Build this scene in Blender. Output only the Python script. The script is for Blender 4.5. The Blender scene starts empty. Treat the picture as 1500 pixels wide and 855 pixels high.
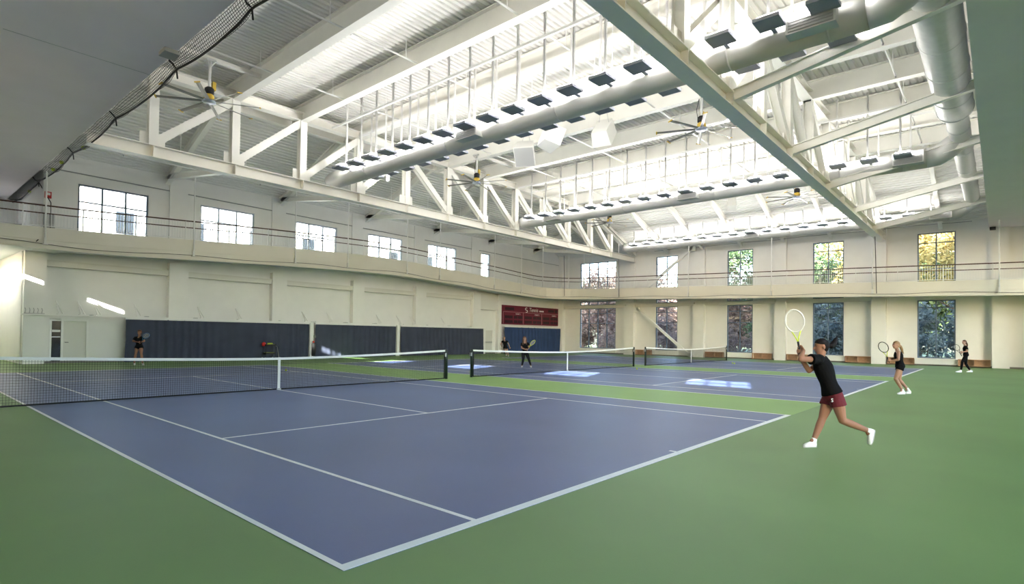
import bpy, bmesh, math, random
from mathutils import Vector, Matrix, Euler
random.seed(7)
sc = bpy.context.scene
COL = sc.collection

# ------------------------------------------------------------------ camera
CF, CX, CY = 820.1726, 735.1643, 477.901          # focal length and principal point in pixels of the 1500x855 frame
CP = Vector((-2.177, -3.3556, 1.6289)); YAW, PIT, ROL = 0.8433, 0.016, 0.014
FW = Vector((math.sin(YAW)*math.cos(PIT), math.cos(YAW)*math.cos(PIT), math.sin(PIT)))
_r = Vector((math.cos(YAW), -math.sin(YAW), 0)); _u = _r.cross(FW)
RT = _r*math.cos(ROL) + _u*math.sin(ROL); UP = _u*math.cos(ROL) - _r*math.sin(ROL)
cam = bpy.data.objects.new('camera', bpy.data.cameras.new('camera')); COL.objects.link(cam)
M = Matrix((RT, UP, -FW)).transposed().to_4x4(); M.translation = CP
cam.matrix_world = M
cam.data.sensor_width = 36; cam.data.lens = CF*36/1500
cam.data.shift_x = (750-CX)/1500; cam.data.shift_y = (CY-427.5)/1500
cam.data.clip_end = 500
sc.camera = cam
def at(u, v, d):                                   # the point at depth d seen at pixel u, v
    return CP + (FW + RT*((u-CX)/CF) - UP*((v-CY)/CF))*d
def on_floor(u, v):
    d = FW + RT*((u-CX)/CF) - UP*((v-CY)/CF); return CP + d*(-CP.z/d.z)
def depth(p): return (Vector(p)-CP).dot(FW)

# ------------------------------------------------------------------ world, sun, exposure
SUN_DIR = Vector((1.0, 0.35, -0.37)).normalized()   # the way the sunlight travels
w = bpy.data.worlds.new('world'); sc.world = w; w.use_nodes = True
nt = w.node_tree; bg = nt.nodes['Background']
sky = nt.nodes.new('ShaderNodeTexSky'); sky.sky_type = 'NISHITA'; sky.sun_disc = False
sky.sun_elevation = math.radians(20); sky.sun_rotation = math.radians(-109)
sky.air_density = 1.0; sky.dust_density = 3.0; sky.ozone_density = 1.0
nt.links.new(sky.outputs['Color'], bg.inputs['Color']); bg.inputs['Strength'].default_value = 0.7
sun = bpy.data.objects.new('sun', bpy.data.lights.new('sun', 'SUN')); COL.objects.link(sun)
sun.data.energy = 22.0; sun.data.angle = 0.009; sun.data.color = (1.0, 0.95, 0.86)
sun.rotation_euler = SUN_DIR.to_track_quat('-Z', 'Y').to_euler(); sun.location = (-30, 10, 25)
sc.view_settings.view_transform = 'Standard'; sc.view_settings.look = 'None'
sc.view_settings.gamma = 1.0; sc.view_settings.use_curve_mapping = False
sc.view_settings.exposure = 1.9
UPLIGHT = 66.0                                      # strength of the ceiling uplights
sc.cycles.max_bounces = 10; sc.cycles.diffuse_bounces = 6; sc.cycles.glossy_bounces = 3
sc.cycles.transparent_max_bounces = 16; sc.cycles.caustics_reflective = False; sc.cycles.caustics_refractive = False
sc.cycles.sample_clamp_indirect = 4.0

# ------------------------------------------------------------------ materials
MATS = {}
def mat(name, col, rough=0.6, metal=0.0, spec=0.4, noise=0.0, scale=6.0, bump=0.0, bscale=60.0, emit=None, es=1.0, sub=0.0, coat=0.0):
    m = bpy.data.materials.new(name); m.use_nodes = True; n = m.node_tree; b = n.nodes['Principled BSDF']
    c = (*[x for x in col], 1)
    b.inputs['Base Color'].default_value = c; b.inputs['Roughness'].default_value = rough
    b.inputs['Metallic'].default_value = metal; b.inputs['Specular IOR Level'].default_value = spec
    if sub: b.inputs['Subsurface Weight'].default_value = sub; b.inputs['Subsurface Radius'].default_value = (.02, .008, .004)
    tc = n.nodes.new('ShaderNodeTexCoord')
    if noise:
        t = n.nodes.new('ShaderNodeTexNoise'); t.inputs['Scale'].default_value = scale; t.inputs['Detail'].default_value = 5
        n.links.new(tc.outputs['Object'], t.inputs['Vector'])
        r = n.nodes.new('ShaderNodeValToRGB'); r.color_ramp.elements[0].position = .3; r.color_ramp.elements[1].position = .7
        r.color_ramp.elements[0].color = (*[x*(1-noise) for x in col], 1); r.color_ramp.elements[1].color = (*[min(1, x*(1+noise)) for x in col], 1)
        n.links.new(t.outputs['Fac'], r.inputs['Fac']); n.links.new(r.outputs['Color'], b.inputs['Base Color'])
    if bump:
        t2 = n.nodes.new('ShaderNodeTexNoise'); t2.inputs['Scale'].default_value = bscale; t2.inputs['Detail'].default_value = 3
        n.links.new(tc.outputs['Object'], t2.inputs['Vector'])
        bp = n.nodes.new('ShaderNodeBump'); bp.inputs['Strength'].default_value = bump; bp.inputs['Distance'].default_value = .02
        n.links.new(t2.outputs['Fac'], bp.inputs['Height']); n.links.new(bp.outputs['Normal'], b.inputs['Normal'])
    if emit: b.inputs['Emission Color'].default_value = (*emit, 1); b.inputs['Emission Strength'].default_value = es
    MATS[name] = m; return m
def glassmat(name, tint, refl=0.08):
    m = bpy.data.materials.new(name); m.use_nodes = True; n = m.node_tree
    for x in list(n.nodes): n.nodes.remove(x)
    o = n.nodes.new('ShaderNodeOutputMaterial'); t = n.nodes.new('ShaderNodeBsdfTransparent'); g = n.nodes.new('ShaderNodeBsdfGlossy')
    t.inputs['Color'].default_value = (*tint, 1); g.inputs['Roughness'].default_value = .02
    f = n.nodes.new('ShaderNodeFresnel'); f.inputs['IOR'].default_value = 1.25; mx = n.nodes.new('ShaderNodeMixShader')
    n.links.new(f.outputs['Fac'], mx.inputs['Fac']); n.links.new(t.outputs[0], mx.inputs[1]); n.links.new(g.outputs[0], mx.inputs[2])
    n.links.new(mx.outputs[0], o.inputs['Surface']); MATS[name] = m; return m
mat('wall', (.84, .828, .80), .75, noise=.02, scale=1.5)
mat('wall_band', (.74, .72, .67), .7)
mat('soffit', (.90, .83, .85), .85, noise=.02, scale=.8)
mat('deck', (.76, .75, .715), .55)
mat('steel', (.87, .85, .79), .5, noise=.02, scale=2)
mat('steel_grey', (.72, .71, .67), .5)
mat('duct', (.60, .595, .575), .42, noise=.02, scale=2)
mat('white', (.86, .85, .82), .5)
mat('pipe', (.93, .92, .90), .45)
mat('green', (.150, .262, .085), .5, spec=.35, noise=.10, scale=.35, bump=.08, bscale=90)
mat('green_light', (.22, .38, .10), .5, spec=.35, noise=.07, scale=.5, bump=.08, bscale=90)
mat('blue', (.082, .118, .265), .42, spec=.4, noise=.10, scale=.45, bump=.08, bscale=90)
mat('line', (.86, .87, .85), .55, noise=.03, scale=3)
mat('frame', (.13, .17, .23), .45, spec=.5)
mat('frame_light', (.42, .47, .56), .45, spec=.5)
glassmat('glass', (.93, .96, .96))
mat('dark_glass', (.012, .014, .02), .08, spec=.6)
mat('rail', (.075, .035, .022), .4, noise=.1, scale=5)
mat('rail_white', (.80, .80, .78), .5)
mat('fascia', (.74, .71, .62), .7, noise=.02, scale=1)
mat('slab_under', (.60, .62, .60), .8)
mat('curtain_navy', (.042, .050, .080), .85, noise=.12, scale=1.2)
mat('curtain_blue', (.024, .050, .135), .8, noise=.1, scale=1.2)
mat('black', (.012, .012, .013), .6)
mat('black_net', (.010, .011, .012), .8)
mat('post_green', (.008, .018, .014), .35)
mat('tape', (.82, .82, .80), .6)
mat('lum_back', (.30, .31, .36), .5, noise=.04, scale=20)
mat('lum_lens', (.9, .9, .88), .4, emit=(1.0, .98, .945), es=UPLIGHT)
mat('fan_blade', (.24, .235, .215), .35, metal=.4)
mat('fan_hub', (.42, .45, .55), .35, metal=.6)
mat('yellow', (.62, .42, .06), .5)
mat('galv', (.66, .66, .645), .4, metal=.15, noise=.06, scale=4)
mat('grille', (.36, .36, .35), .5)
mat('maroon', (.145, .013, .030), .45, noise=.05, scale=4)
mat('board_dark', (.022, .005, .010), .3)
mat('trim_pink', (.42, .20, .22), .5)
mat('lettering', (.85, .82, .80), .5)
mat('wood', (.46, .29, .18), .55, noise=.12, scale=8)
mat('door', (.70, .69, .63), .5)
mat('metal', (.45, .45, .45), .3, metal=.9)
mat('red', (.55, .03, .03), .4)
mat('ball', (.50, .62, .06), .8)
mat('baseboard', (.20, .19, .17), .6)
mat('concrete', (.38, .38, .37), .9, noise=.1, scale=3)
mat('ceiling_white', (.86, .85, .81), .6)
# ------------------------------------------------------------------ helpers
def origin(o):
    p = Vector((0, 0, 0))
    while o is not None: p = p + o.location; o = o.parent
    return p
class MB:
    def __init__(s): s.v = []; s.f = []
    def add(s, vs, fs):
        b = len(s.v); s.v += [tuple(x) for x in vs]; s.f += [tuple(b+i for i in f) for f in fs]; return s
    def box(s, x0, x1, y0, y1, z0, z1):
        return s.add([(x0,y0,z0),(x1,y0,z0),(x1,y1,z0),(x0,y1,z0),(x0,y0,z1),(x1,y0,z1),(x1,y1,z1),(x0,y1,z1)],
                     [(0,3,2,1),(4,5,6,7),(0,1,5,4),(1,2,6,5),(2,3,7,6),(3,0,4,7)])
    def bar(s, p, q, wd, ht, up=(0,0,1), off=(0,0)):          # a box along p-q
        p = Vector(p); q = Vector(q); d = (q-p).normalized(); up = Vector(up)
        sd = d.cross(up)
        if sd.length < 1e-5: sd = d.cross(Vector((1,0,0)))
        sd.normalize(); u2 = sd.cross(d)
        o = sd*off[0]+u2*off[1]; p = p+o; q = q+o
        vs = []
        for e in (p, q):
            for a, b in ((-1,-1),(1,-1),(1,1),(-1,1)): vs.append(e+sd*(a*wd/2)+u2*(b*ht/2))
        return s.add(vs, [(0,1,2,3),(7,6,5,4),(0,4,5,1),(1,5,6,2),(2,6,7,3),(3,7,4,0)])
    def ibeam(s, p, q, bf, dp, tf=.03, tw=.02, up=(0,0,1)):
        s.bar(p, q, bf, tf, up, (0, dp/2-tf/2)); s.bar(p, q, bf, tf, up, (0, -dp/2+tf/2)); return s.bar(p, q, tw, dp-2*tf, up)
    def tube(s, pts, r, n=8, caps=True):
        pts = [Vector(p) for p in pts]; rs = r if isinstance(r, (list, tuple)) else [r]*len(pts)
        b = len(s.v); prev = None
        for i, p in enumerate(pts):
            d = (pts[min(i+1, len(pts)-1)]-pts[max(i-1, 0)])
            d = d.normalized() if d.length > 1e-9 else Vector((0,0,1))
            if prev is None:
                a = Vector((0,0,1)) if abs(d.z) < .9 else Vector((1,0,0)); x = d.cross(a).normalized()
            else:
                x = prev-d*prev.dot(d); x = x.normalized() if x.length > 1e-6 else d.cross(Vector((0,0,1))).normalized()
            prev = x; y = d.cross(x)
            for k in range(n):
                t = 2*math.pi*k/n; s.v.append(tuple(p+(x*math.cos(t)+y*math.sin(t))*rs[i]))
        for i in range(len(pts)-1):
            for k in range(n):
                s.f.append((b+i*n+k, b+i*n+(k+1)%n, b+(i+1)*n+(k+1)%n, b+(i+1)*n+k))
        if caps:
            s.f.append(tuple(b+k for k in reversed(range(n)))); e = b+(len(pts)-1)*n; s.f.append(tuple(e+k for k in range(n)))
        return s
    def sphere(s, c, r, n=10, m=6, sx=(1,1,1)):
        c = Vector(c); b = len(s.v); s.v.append((c.x, c.y, c.z-r*sx[2]))
        for i in range(1, m):
            t = math.pi*i/m
            for k in range(n):
                a = 2*math.pi*k/n; s.v.append((c.x+r*sx[0]*math.sin(t)*math.cos(a), c.y+r*sx[1]*math.sin(t)*math.sin(a), c.z-r*sx[2]*math.cos(t)))
        s.v.append((c.x, c.y, c.z+r*sx[2])); e = len(s.v)-1
        for k in range(n):
            s.f.append((b, b+1+(k+1)%n, b+1+k)); s.f.append((e, e-n+k, e-n+(k+1)%n))
            for i in range(m-2): s.f.append((b+1+i*n+k, b+1+i*n+(k+1)%n, b+1+(i+1)*n+(k+1)%n, b+1+(i+1)*n+k))
        return s
    def loft(s, secs, n=16):                     # secs: (centre, axis a, axis b) closed solid
        b = len(s.v)
        for c, A, B in secs:
            for k in range(n):
                t = 2*math.pi*k/n; s.v.append(tuple(Vector(c)+Vector(A)*math.cos(t)+Vector(B)*math.sin(t)))
        for i in range(len(secs)-1):
            for k in range(n): s.f.append((b+i*n+k, b+i*n+(k+1)%n, b+(i+1)*n+(k+1)%n, b+(i+1)*n+k))
        s.f.append(tuple(b+k for k in reversed(range(n)))); e = b+(len(secs)-1)*n; s.f.append(tuple(e+k for k in range(n)))
        return s
    def mesh(s, name, org=None):
        me = bpy.data.meshes.new(name)
        vs = s.v if org is None else [(x-org.x, y-org.y, z-org.z) for x, y, z in s.v]
        me.from_pydata(vs, [], s.f); me.validate(); return me
    def build(s, name, material, parent=None, smooth=False, base=None):
        org = origin(parent) if parent is not None else (Vector(base) if base is not None else None)
        me = s.mesh(name, org); me.materials.append(MATS[material] if isinstance(material, str) else material)
        bm = bmesh.new(); bm.from_mesh(me); bmesh.ops.recalc_face_normals(bm, faces=bm.faces); bm.to_mesh(me); bm.free()
        if smooth: me.polygons.foreach_set('use_smooth', [True]*len(me.polygons))
        o = bpy.data.objects.new(name, me); COL.objects.link(o)
        if parent is not None: o.parent = parent
        elif base is not None: o.location = base
        return o
def tag(o, label=None, cat=None, group=None, kind=None):
    if label: o['label'] = label
    if cat: o['category'] = cat
    if group: o['group'] = group
    if kind: o['kind'] = kind
    return o
def thing(name, loc, label=None, cat=None, group=None, kind=None):
    o = bpy.data.objects.new(name, None); COL.objects.link(o); o.location = loc; o.empty_display_size = .2
    return tag(o, label, cat, group, kind)
def copy_tree(o, parent=None):
    c = o.copy(); COL.objects.link(c); c.parent = parent
    for ch in list(o.children): copy_tree(ch, c)
    return c
ORD = ('first', 'second', 'third', 'fourth', 'fifth', 'sixth', 'seventh', 'eighth', 'ninth', 'tenth', 'eleventh', 'twelfth', 'thirteenth', 'fourteenth', 'fifteenth', 'sixteenth', 'seventeenth', 'eighteenth')
def smooth_path(pts, step):
    out = []; P = [Vector(p) for p in pts]
    for i in range(len(P)-1):
        a, b = P[i], P[i+1]; n = max(1, int(round((b-a).length/step)))
        for k in range(n): out.append(a+(b-a)*(k/n))
    out.append(P[-1]); return out
def holes_wall(axis, c0, c1, u0, u1, z0, z1, holes):
    m = MB(); us = sorted({u0, u1, *[h[0] for h in holes], *[h[1] for h in holes]}); us = [u for u in us if u0 <= u <= u1]
    for a, b in zip(us, us[1:]):
        mid = (a+b)/2; hs = sorted([(h[2], h[3]) for h in holes if h[0] < mid < h[1]]); z = z0
        segs = []
        for h0, h1 in hs:
            if h0 > z: segs.append((z, h0))
            z = max(z, h1)
        if z < z1: segs.append((z, z1))
        for s0, s1 in segs:
            if axis == 'x': m.box(c0, c1, a, b, s0, s1)
            else: m.box(a, b, c0, c1, s0, s1)
    return m
WIN = [0]
def window(axis, c, u0, u1, z0, z1, vs, hs, fm='frame', fw=.07, dp=.12, gl='glass'):
    WIN[0] += 1
    base = (c, (u0+u1)/2, z0) if axis == 'x' else ((u0+u1)/2, c, z0)
    t = thing('window_%d' % WIN[0], base, kind='structure')
    def B(a, b, s0, s1, d=dp):
        m = MB()
        return m.box(c-d/2, c+d/2, a, b, s0, s1) if axis == 'x' else m.box(a, b, c-d/2, c+d/2, s0, s1)
    m = MB()
    for q in (B(u0, u0+fw, z0, z1), B(u1-fw, u1, z0, z1), B(u0+fw, u1-fw, z0, z0+fw), B(u0+fw, u1-fw, z1-fw, z1)): m.add(q.v, q.f)
    m.build('window_frame', fm, t)
    for v in vs: B(v-fw/2, v+fw/2, z0+fw, z1-fw, dp*.9).build('mullion', fm, t)
    for h in hs: B(u0+fw, u1-fw, h-fw/2.4, h+fw/2.4, dp*.8).build('transom', fm, t)
    ue = [u0+fw*.5, *vs, u1-fw*.5]; ze = [z0+fw*.5, *hs, z1-fw*.5]
    for a, b in zip(ue, ue[1:]):
        for d, e in zip(ze, ze[1:]): B(a, b, d, e, .012).build('pane', gl, t)
    return t
# ------------------------------------------------------------------ the room shell
XW, YW, XN, YR = 45.0, 30.5, -3.9, -9.0        # window wall, curtain wall, near wall, right wall
ZR, ZS = 12.7, 8.85                             # roof deck, soffit
SX, SY = 2.85, -2.81                            # edges of the soffit
W, S_, N_, B_ = 10.97, 1.372, 11.885, 23.77
COURTS = (0.0, 14.13, 28.28)

# floor with the painted courts
fl = tag(MB().box(XN-.3, XW+.3, YR-.3, 38.3, -.25, 0).build('floor', 'green'), kind='structure')
for ci, cx in enumerate(COURTS):
    a = MB().box(cx, cx+W, 0, B_, 0, .003).build('court_area', 'blue', fl)
    LW = .05; z0, z1 = .0005, .005
    def line(x0, x1, y0, y1): MB().box(x0, x1, y0, y1, .003, .0055).build('court_line', 'line', a)
    line(cx-.0, cx+.05, .1, B_-.1); line(cx+W-.05, cx+W, .1, B_-.1)
    line(cx+S_-.025, cx+S_+.025, .1, B_-.1); line(cx+W-S_-.025, cx+W-S_+.025, .1, B_-.1)
    line(cx, cx+W, 0, .1); line(cx, cx+W, B_-.1, B_)
    for sy in (N_-6.40, N_+6.40): line(cx+S_+.025, cx+W-S_-.025, sy-.025, sy+.025)
    line(cx+W/2-.025, cx+W/2+.025, N_-6.375, N_+6.375)
    for y0 in (.1, B_-.2): line(cx+W/2-.025, cx+W/2+.025, y0, y0+.1)
for x0, x1 in ((W, COURTS[1]), (COURTS[1]+W, COURTS[2])):
    MB().box(x0, x1, 0, B_, 0, .002).build('court_strip', 'green_light', fl)

# window wall (X = 45)
HX = []
for y0, y1 in ((-1.17, .86), (5.2, 7.23), (11.57, 13.62), (17.93, 20.0), (24.1, 28.2)):
    HX += [(y0, y1, .5, 4.4), (y0, y1, 5.3, 8.93), (y0, y1, 4.72, 5.1)]
tag(holes_wall('x', XW, XW+.35, YR, YW+.3, 0, 13.2, HX).build('wall_right', 'wall'), kind='structure')
for y0, y1, z0, z1 in HX:
    n = 4 if y1-y0 > 3 else 2; vs = [y0+(y1-y0)*k/n for k in range(1, n)]
    if z0 == .5: hs = [2.95, 3.9]
    elif z0 == 5.3: hs = [6.5, 8.25]
    else: hs = []
    window('x', XW+.12, y0, y1, z0, z1, vs, hs)
# curtain wall (Y = 30.5), upper windows over the track
HY = [(4.39, 7.44), (10.03, 13.1), (15.71, 18.78), (21.3, 24.4), (26.93, 30.05), (33.01, 34.15)]
HYL = [(a, b, 6.1, 8.8) for a, b in HY] + [(33.2, 34.65, 0, 2.15), (3.42, 4.95, 0, 2.12)]
tag(holes_wall('y', YW, YW+.35, 2.35, XW+.35, 0, 13.2, HYL+[(2.35, 3.05, 5.6, 9.2)]).build('wall_left', 'wall'), kind='structure')
for k, (a, b) in enumerate(HY):
    n = 3 if b-a > 2 else 1
    window('y', YW+.12, a, b, 6.1, 8.8, [a+(b-a)*j/n for j in range(1, n)], [7.95], 'frame_light' if k > 0 else 'frame', fw=.08)
# the bright recess past the end of the curtain wall
tag(MB().box(2.35, 2.7, YW+.35, 38, 0, 5.6).box(3.05, 3.4, YW+.35, 38, 5.6, 13.2).build('wall_recess', 'wall'), kind='structure')
tag(holes_wall('y', 38, 38.3, -.4, 3.4, 0, 13.2, [(.2, 1.4, 5.9, 8.6)]).build('wall_end', 'wall'), kind='structure')
window('y', 38.1, .2, 1.4, 5.9, 8.6, [.8], [7.6], 'frame_light')
# near wall behind the camera: high strip windows that let the sun in
NY = [-3.5+6.38*k for k in range(5)]; YJ = 26.5; XJ = -.1
HN = [(y-1.2, y+1.2, 7.7, 8.8) for y in NY[:4]]+[(NY[4]-2.6, NY[4]+.6, 8.3, 8.8)]
HN = sorted(HN)
tag(holes_wall('x', XN-.3, XN, YR, YJ, 0, 13.2, HN).build('wall_near', 'wall'), kind='structure')
tag(MB().box(XN-.3, XJ, YJ, YJ+.3, 0, 13.2).build('wall_jog', 'wall'), kind='structure')  # unseen step in the wall, shaped so the sun reaches the side slots
HJ = [(28.0, 28.75, 4.86, 5.17), (28.9, 29.75, 4.86, 5.17), (30.4, 36.6, 4.5, 5.1)]  # unseen slot windows, added to sun-streak the end wall and brighten the recess
tag(holes_wall('x', XJ-.3, XJ, YJ+.3, 38.3, 0, 13.2, HJ).build('wall_side', 'wall'), kind='structure')
for y0, y1, z0, z1 in HJ: window('x', XJ-.15, y0, y1, z0, z1, [32.4, 34.5] if y1-y0 > 2 else [], [], fw=.03 if y1-y0 < 2 else .08)
for y0, y1, z0, z1 in HN:
    y = y0
    window('x', XN-.15, y0, y1, z0, z1, [y0+(y1-y0)*k/6 for k in range(1, 6)] if y > 19 else [y0+(y1-y0)*k/3 for k in (1, 2)], [8.2] if z0 < 8 else [], fw=.08)
HB = [(-2.6+6.4*k, 2.0+6.4*k, .5, 8.3) for k in range(7)]  # big windows added in the unseen wall for soft fill daylight
tag(holes_wall('y', YR-.3, YR, XN-.3, XW+.35, 0, 13.2, HB).build('wall_behind', 'wall'), kind='structure')
for a, b, z0, z1 in HB: window('y', YR-.15, a, b, z0, z1, [a+(b-a)*k/3 for k in (1, 2)], [2.9, 5.6])

# soffit over the near and right sides, with the upstand above its edge
def SXE(y): return 3.03-.0105*y                 # the soffit edge runs very slightly askew
_m = MB().box(XN, SX, YR, -2.8, ZS, ZS+.3)
_m.add([(XN, -2.8, ZS), (SXE(-2.8), -2.8, ZS), (SXE(YJ), YJ, ZS), (XN, YJ, ZS), (XN, -2.8, ZS+.3), (SXE(-2.8), -2.8, ZS+.3), (SXE(YJ), YJ, ZS+.3), (XN, YJ, ZS+.3)], [(0, 3, 2, 1), (4, 5, 6, 7), (0, 1, 5, 4), (1, 2, 6, 5), (2, 3, 7, 6), (3, 0, 4, 7)])
_m.add([(XJ, YJ, ZS), (SXE(YJ), YJ, ZS), (SXE(38), 38, ZS), (XJ, 38, ZS), (XJ, YJ, ZS+.3), (SXE(YJ), YJ, ZS+.3), (SXE(38), 38, ZS+.3), (XJ, 38, ZS+.3)], [(0, 3, 2, 1), (4, 5, 6, 7), (0, 1, 5, 4), (1, 2, 6, 5), (2, 3, 7, 6), (3, 0, 4, 7)])
so = tag(_m.build('ceiling_soffit', 'soffit'), kind='structure')
MB().box(SX, XW, YR, SY, ZS, ZS+.3).build('soffit_panel', 'soffit', so)
MB().box(SX-.4, SX-.25, SY, 38, ZS+.3, 13.2).build('upstand', 'wall', so)
MB().box(SX-.15, XW, SY-.15, SY, ZS+.3, 13.2).build('upstand', 'wall', so)
MB().bar((SX-3.1, 14.6, ZS-.002), (SX, 14.6, ZS-.002), .012, .006).build('seam', 'grille', so)

# roof deck: ribbed sheets
def deck_flat(x0, x1, y0, y1, z, pitch=.24):
    m = MB(); y = y0; prof = []
    while y < y1-1e-6:
        prof += [(y, z), (y+pitch*.5, z), (y+pitch*.62, z+.06), (y+pitch*.88, z+.06)]; y += pitch
    prof.append((y1, z))
    vs = []; fs = []
    for py, pz in prof: vs += [(x0, py, pz), (x1, py, pz)]
    for i in range(len(prof)-1): fs.append((2*i, 2*i+1, 2*i+3, 2*i+2))
    return m.add(vs, fs)
ce = tag(MB().box(XN-.3, XW+.6, YR-.3, 38.5, 13.2, 13.35).build('ceiling', 'steel'), kind='structure')
PX = [5.1+3.2*k for k in range(11)]              # beam lines 5.1 ... 37.1
XS, YS = 36.6, 23.3                              # where the roof starts to slope down
edges = [SX-.4]+PX[:-1]+[XS]
for a, b in zip(edges, edges[1:]):
    deck_flat(a, b, SY, YS, ZR).build('deck_panel', 'deck', ce)
ZL, ZX = 10.05, 9.55                             # deck height at the two walls
def deck_slope(p0, p1, q0, q1, pitch=.24):       # p: ridge edge, q: eave edge (two points each), ribs along the edge
    p0, p1, q0, q1 = map(Vector, (p0, p1, q0, q1)); L = (q0-p0).length; n = int(L/pitch); nrm = (p1-p0).cross(q0-p0).normalized()
    if nrm.z < 0: nrm = -nrm
    vs = []; fs = []; ts = []
    for i in range(n): ts += [(i/n, 0), ((i+.5)/n, 0), ((i+.62)/n, .06), ((i+.88)/n, .06)]
    ts.append((1, 0))
    for t, h in ts: vs += [p0+(q0-p0)*t+nrm*h, p1+(q1-p1)*t+nrm*h]
    for i in range(len(ts)-1): fs.append((2*i, 2*i+1, 2*i+3, 2*i+2))
    return MB().add(vs, fs)
seg = [SX-.4]+[5.1+6.4*k for k in range(1, 6)]+[XW]
for a, b in zip(seg, seg[1:]): deck_slope((a, YS, ZR), (b, YS, ZR), (a, YW+.1, ZL-.03), (b, YW+.1, ZL-.03)).build('deck_panel', 'deck', ce)
seg = [SY, 2.8, 9.2, 15.6, 22.0, YW]
for a, b in zip(seg, seg[1:]): deck_slope((XS, a, ZR), (XS, b, ZR), (XW+.1, a, ZX-.03), (XW+.1, b, ZX-.03)).build('deck_panel', 'deck', ce)
def roof_z(x, y): return min(ZR, ZR-(ZR-ZL)*(y-YS)/(YW-YS), ZR-(ZR-ZX)*(x-XS)/(XW-XS))
# roof beams along Y (deep girders) and rafters on the slopes
for x in PX[1:-1]:
    MB().ibeam((x, SY, ZR-.45), (x, YS-.3, ZR-.45), .34, .82, .035, .025).build('roof_beam', 'steel', ce)
for k in range(-1, 6):
    x = 8.3+6.4*k
    if x > SX and x < XW-1:
        MB().ibeam((x, YS-.4, ZR-.32), (x, YW, ZL-.28), .24, .46).build('rafter', 'steel', ce)
for y in (-.4, 2.8, 6.0, 9.2, 12.4, 15.6, 18.8, 22.0, 25.2):
    MB().ibeam((XS-.3, y, ZR-.32), (XW, y, ZX-.28), .22, .42).build('rafter', 'steel', ce)
MB().ibeam((XS, SY, ZR-.42), (XS, YS, ZR-.42), .3, .78).build('roof_beam', 'steel', ce)
MB().ibeam((SX, YS, ZR-.42), (XS, YS, ZR-.42), .3, .78).build('roof_beam', 'steel', ce)

# pilasters, bands, baseboards
TR = [0]
def trim(m, material='wall'):
    TR[0] += 1; return tag(m.build('trim_%d' % TR[0], material), kind='structure')
PIL = ((2.4, 3.2), (8.4, 9.35), (14.14, 15.07), (19.9, 20.8), (25.48, 26.5), (31.73, 32.65))
for a, b in PIL:
    trim(MB().box(a, b, YW-.38, YW, 0, 5.3))
    if a > 3: trim(MB().box(a+.02, b-.02, YW-.1, YW, 6.0, 10.0))
for (a0, a), (b, b1) in zip(PIL, PIL[1:]):
    trim(MB().box(a, b, YW-.26, YW, 4.60, 4.86).box(a, b, YW-.30, YW, 4.84, 4.9), 'wall_band')
trim(MB().box(32.65, 35.3, YW-.3, YW, 3.85, 5.2).box(32.65, 35.3, YW-.36, YW, 4.6, 4.8), 'wall_band')
trim(MB().box(34.95, 35.35, YW-.38, YW, 0, 5.3))
trim(MB().box(44.5, XW, YW-.5, YW, 0, 10))
for y0, y1 in ((22.0, 23.0), (15.42, 16.37), (9.03, 9.82), (2.59, 3.44), (-3.79, -2.96)):
    trim(MB().box(XW-.42, XW, y0, y1, 0, 4.55)); trim(MB().box(XW-.3, XW, y0, y1, 4.9, 9.5))
for a, b in ((16.37, 22.0), (9.82, 15.42), (3.44, 9.03), (23.0, 30.0)):
    trim(MB().box(XW-.2, XW, a, b, 4.42, 4.7), 'wall_band')
MB().box(XW-.05, XW, -3, 22, 0, .1)
bb = tag(MB().box(2.4, XW, YW-.04, YW-.0, 0, .1).build('baseboard_left', 'baseboard'), kind='structure')
bb = tag(MB().box(XW-.04, XW, YR, YW, 0, .1).build('baseboard_right', 'baseboard'), kind='structure')
for y0, y1 in ((-1.3, .98), (5.1, 7.35), (11.45, 13.75), (17.8, 20.1), (24.0, 28.3)):
    trim(MB().box(XW-.16, XW, y0, y1, .1, .46).box(XW-.2, XW, y0-.02, y1+.02, .44, .5), 'white')

# doors
def door(n, x0, x1, z1, material, parts):
    t = thing('door_%d' % n, ((x0+x1)/2, YW, 0), kind='structure')
    MB().box(x0, x1, YW+.04, YW+.09, .02, z1).build('door_leaf', material, t)
    m = MB().box(x0-.09, x0, YW-.03, YW+.2, 0, z1+.09).box(x1, x1+.09, YW-.03, YW+.2, 0, z1+.09).box(x0, x1, YW-.03, YW+.2, z1, z1+.09)
    m.build('door_frame', 'white', t)
    for p in parts: p(t)
    return t
def lever(t): MB().tube([(4.03, YW+.05, 1.0), (4.03, YW-.03, 1.0), (4.16, YW-.03, 1.0)], .013, 8).build('door_handle', 'black', t)
def panic(t): MB().box(33.4, 34.5, YW-.06, YW+.04, .98, 1.06).box(33.35, 33.5, YW-.05, YW+.04, .9, 1.14).build('push_bar', 'metal', t)
door(1, 3.95, 4.86, 2.03, 'door', [lever])
door(2, 33.29, 34.56, 2.06, 'door', [panic])
t = thing('window_side', (3.68, YW, 0), kind='structure')
MB().box(3.5, 3.86, YW+.05, YW+.08, .1, 2.02).build('pane', 'dark_glass', t)
MB().box(3.42, 3.5, YW-.02, YW+.2, 0, 2.1).box(3.86, 3.94, YW-.02, YW+.2, 0, 2.1).box(3.5, 3.86, YW-.02, YW+.2, 2.02, 2.1).box(3.5, 3.86, YW-.02, YW+.2, 0, .1).build('window_frame', 'white', t)
MB().box(3.52, 3.84, YW+.03, YW+.05, 1.49, 1.6).build('notice', 'lettering', t)
MB().box(3.5, 3.86, YW+.03, YW+.06, 1.24, 1.27).build('rail', 'metal', t)
MB().box(2.6, 5.3, YW+.3, YW+.35, 0, 2.3).build('backing', 'dark_glass', t)
MB().box(33.2, 34.7, YW+.3, YW+.35, 0, 2.3).build('backing', 'wall', t)
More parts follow.
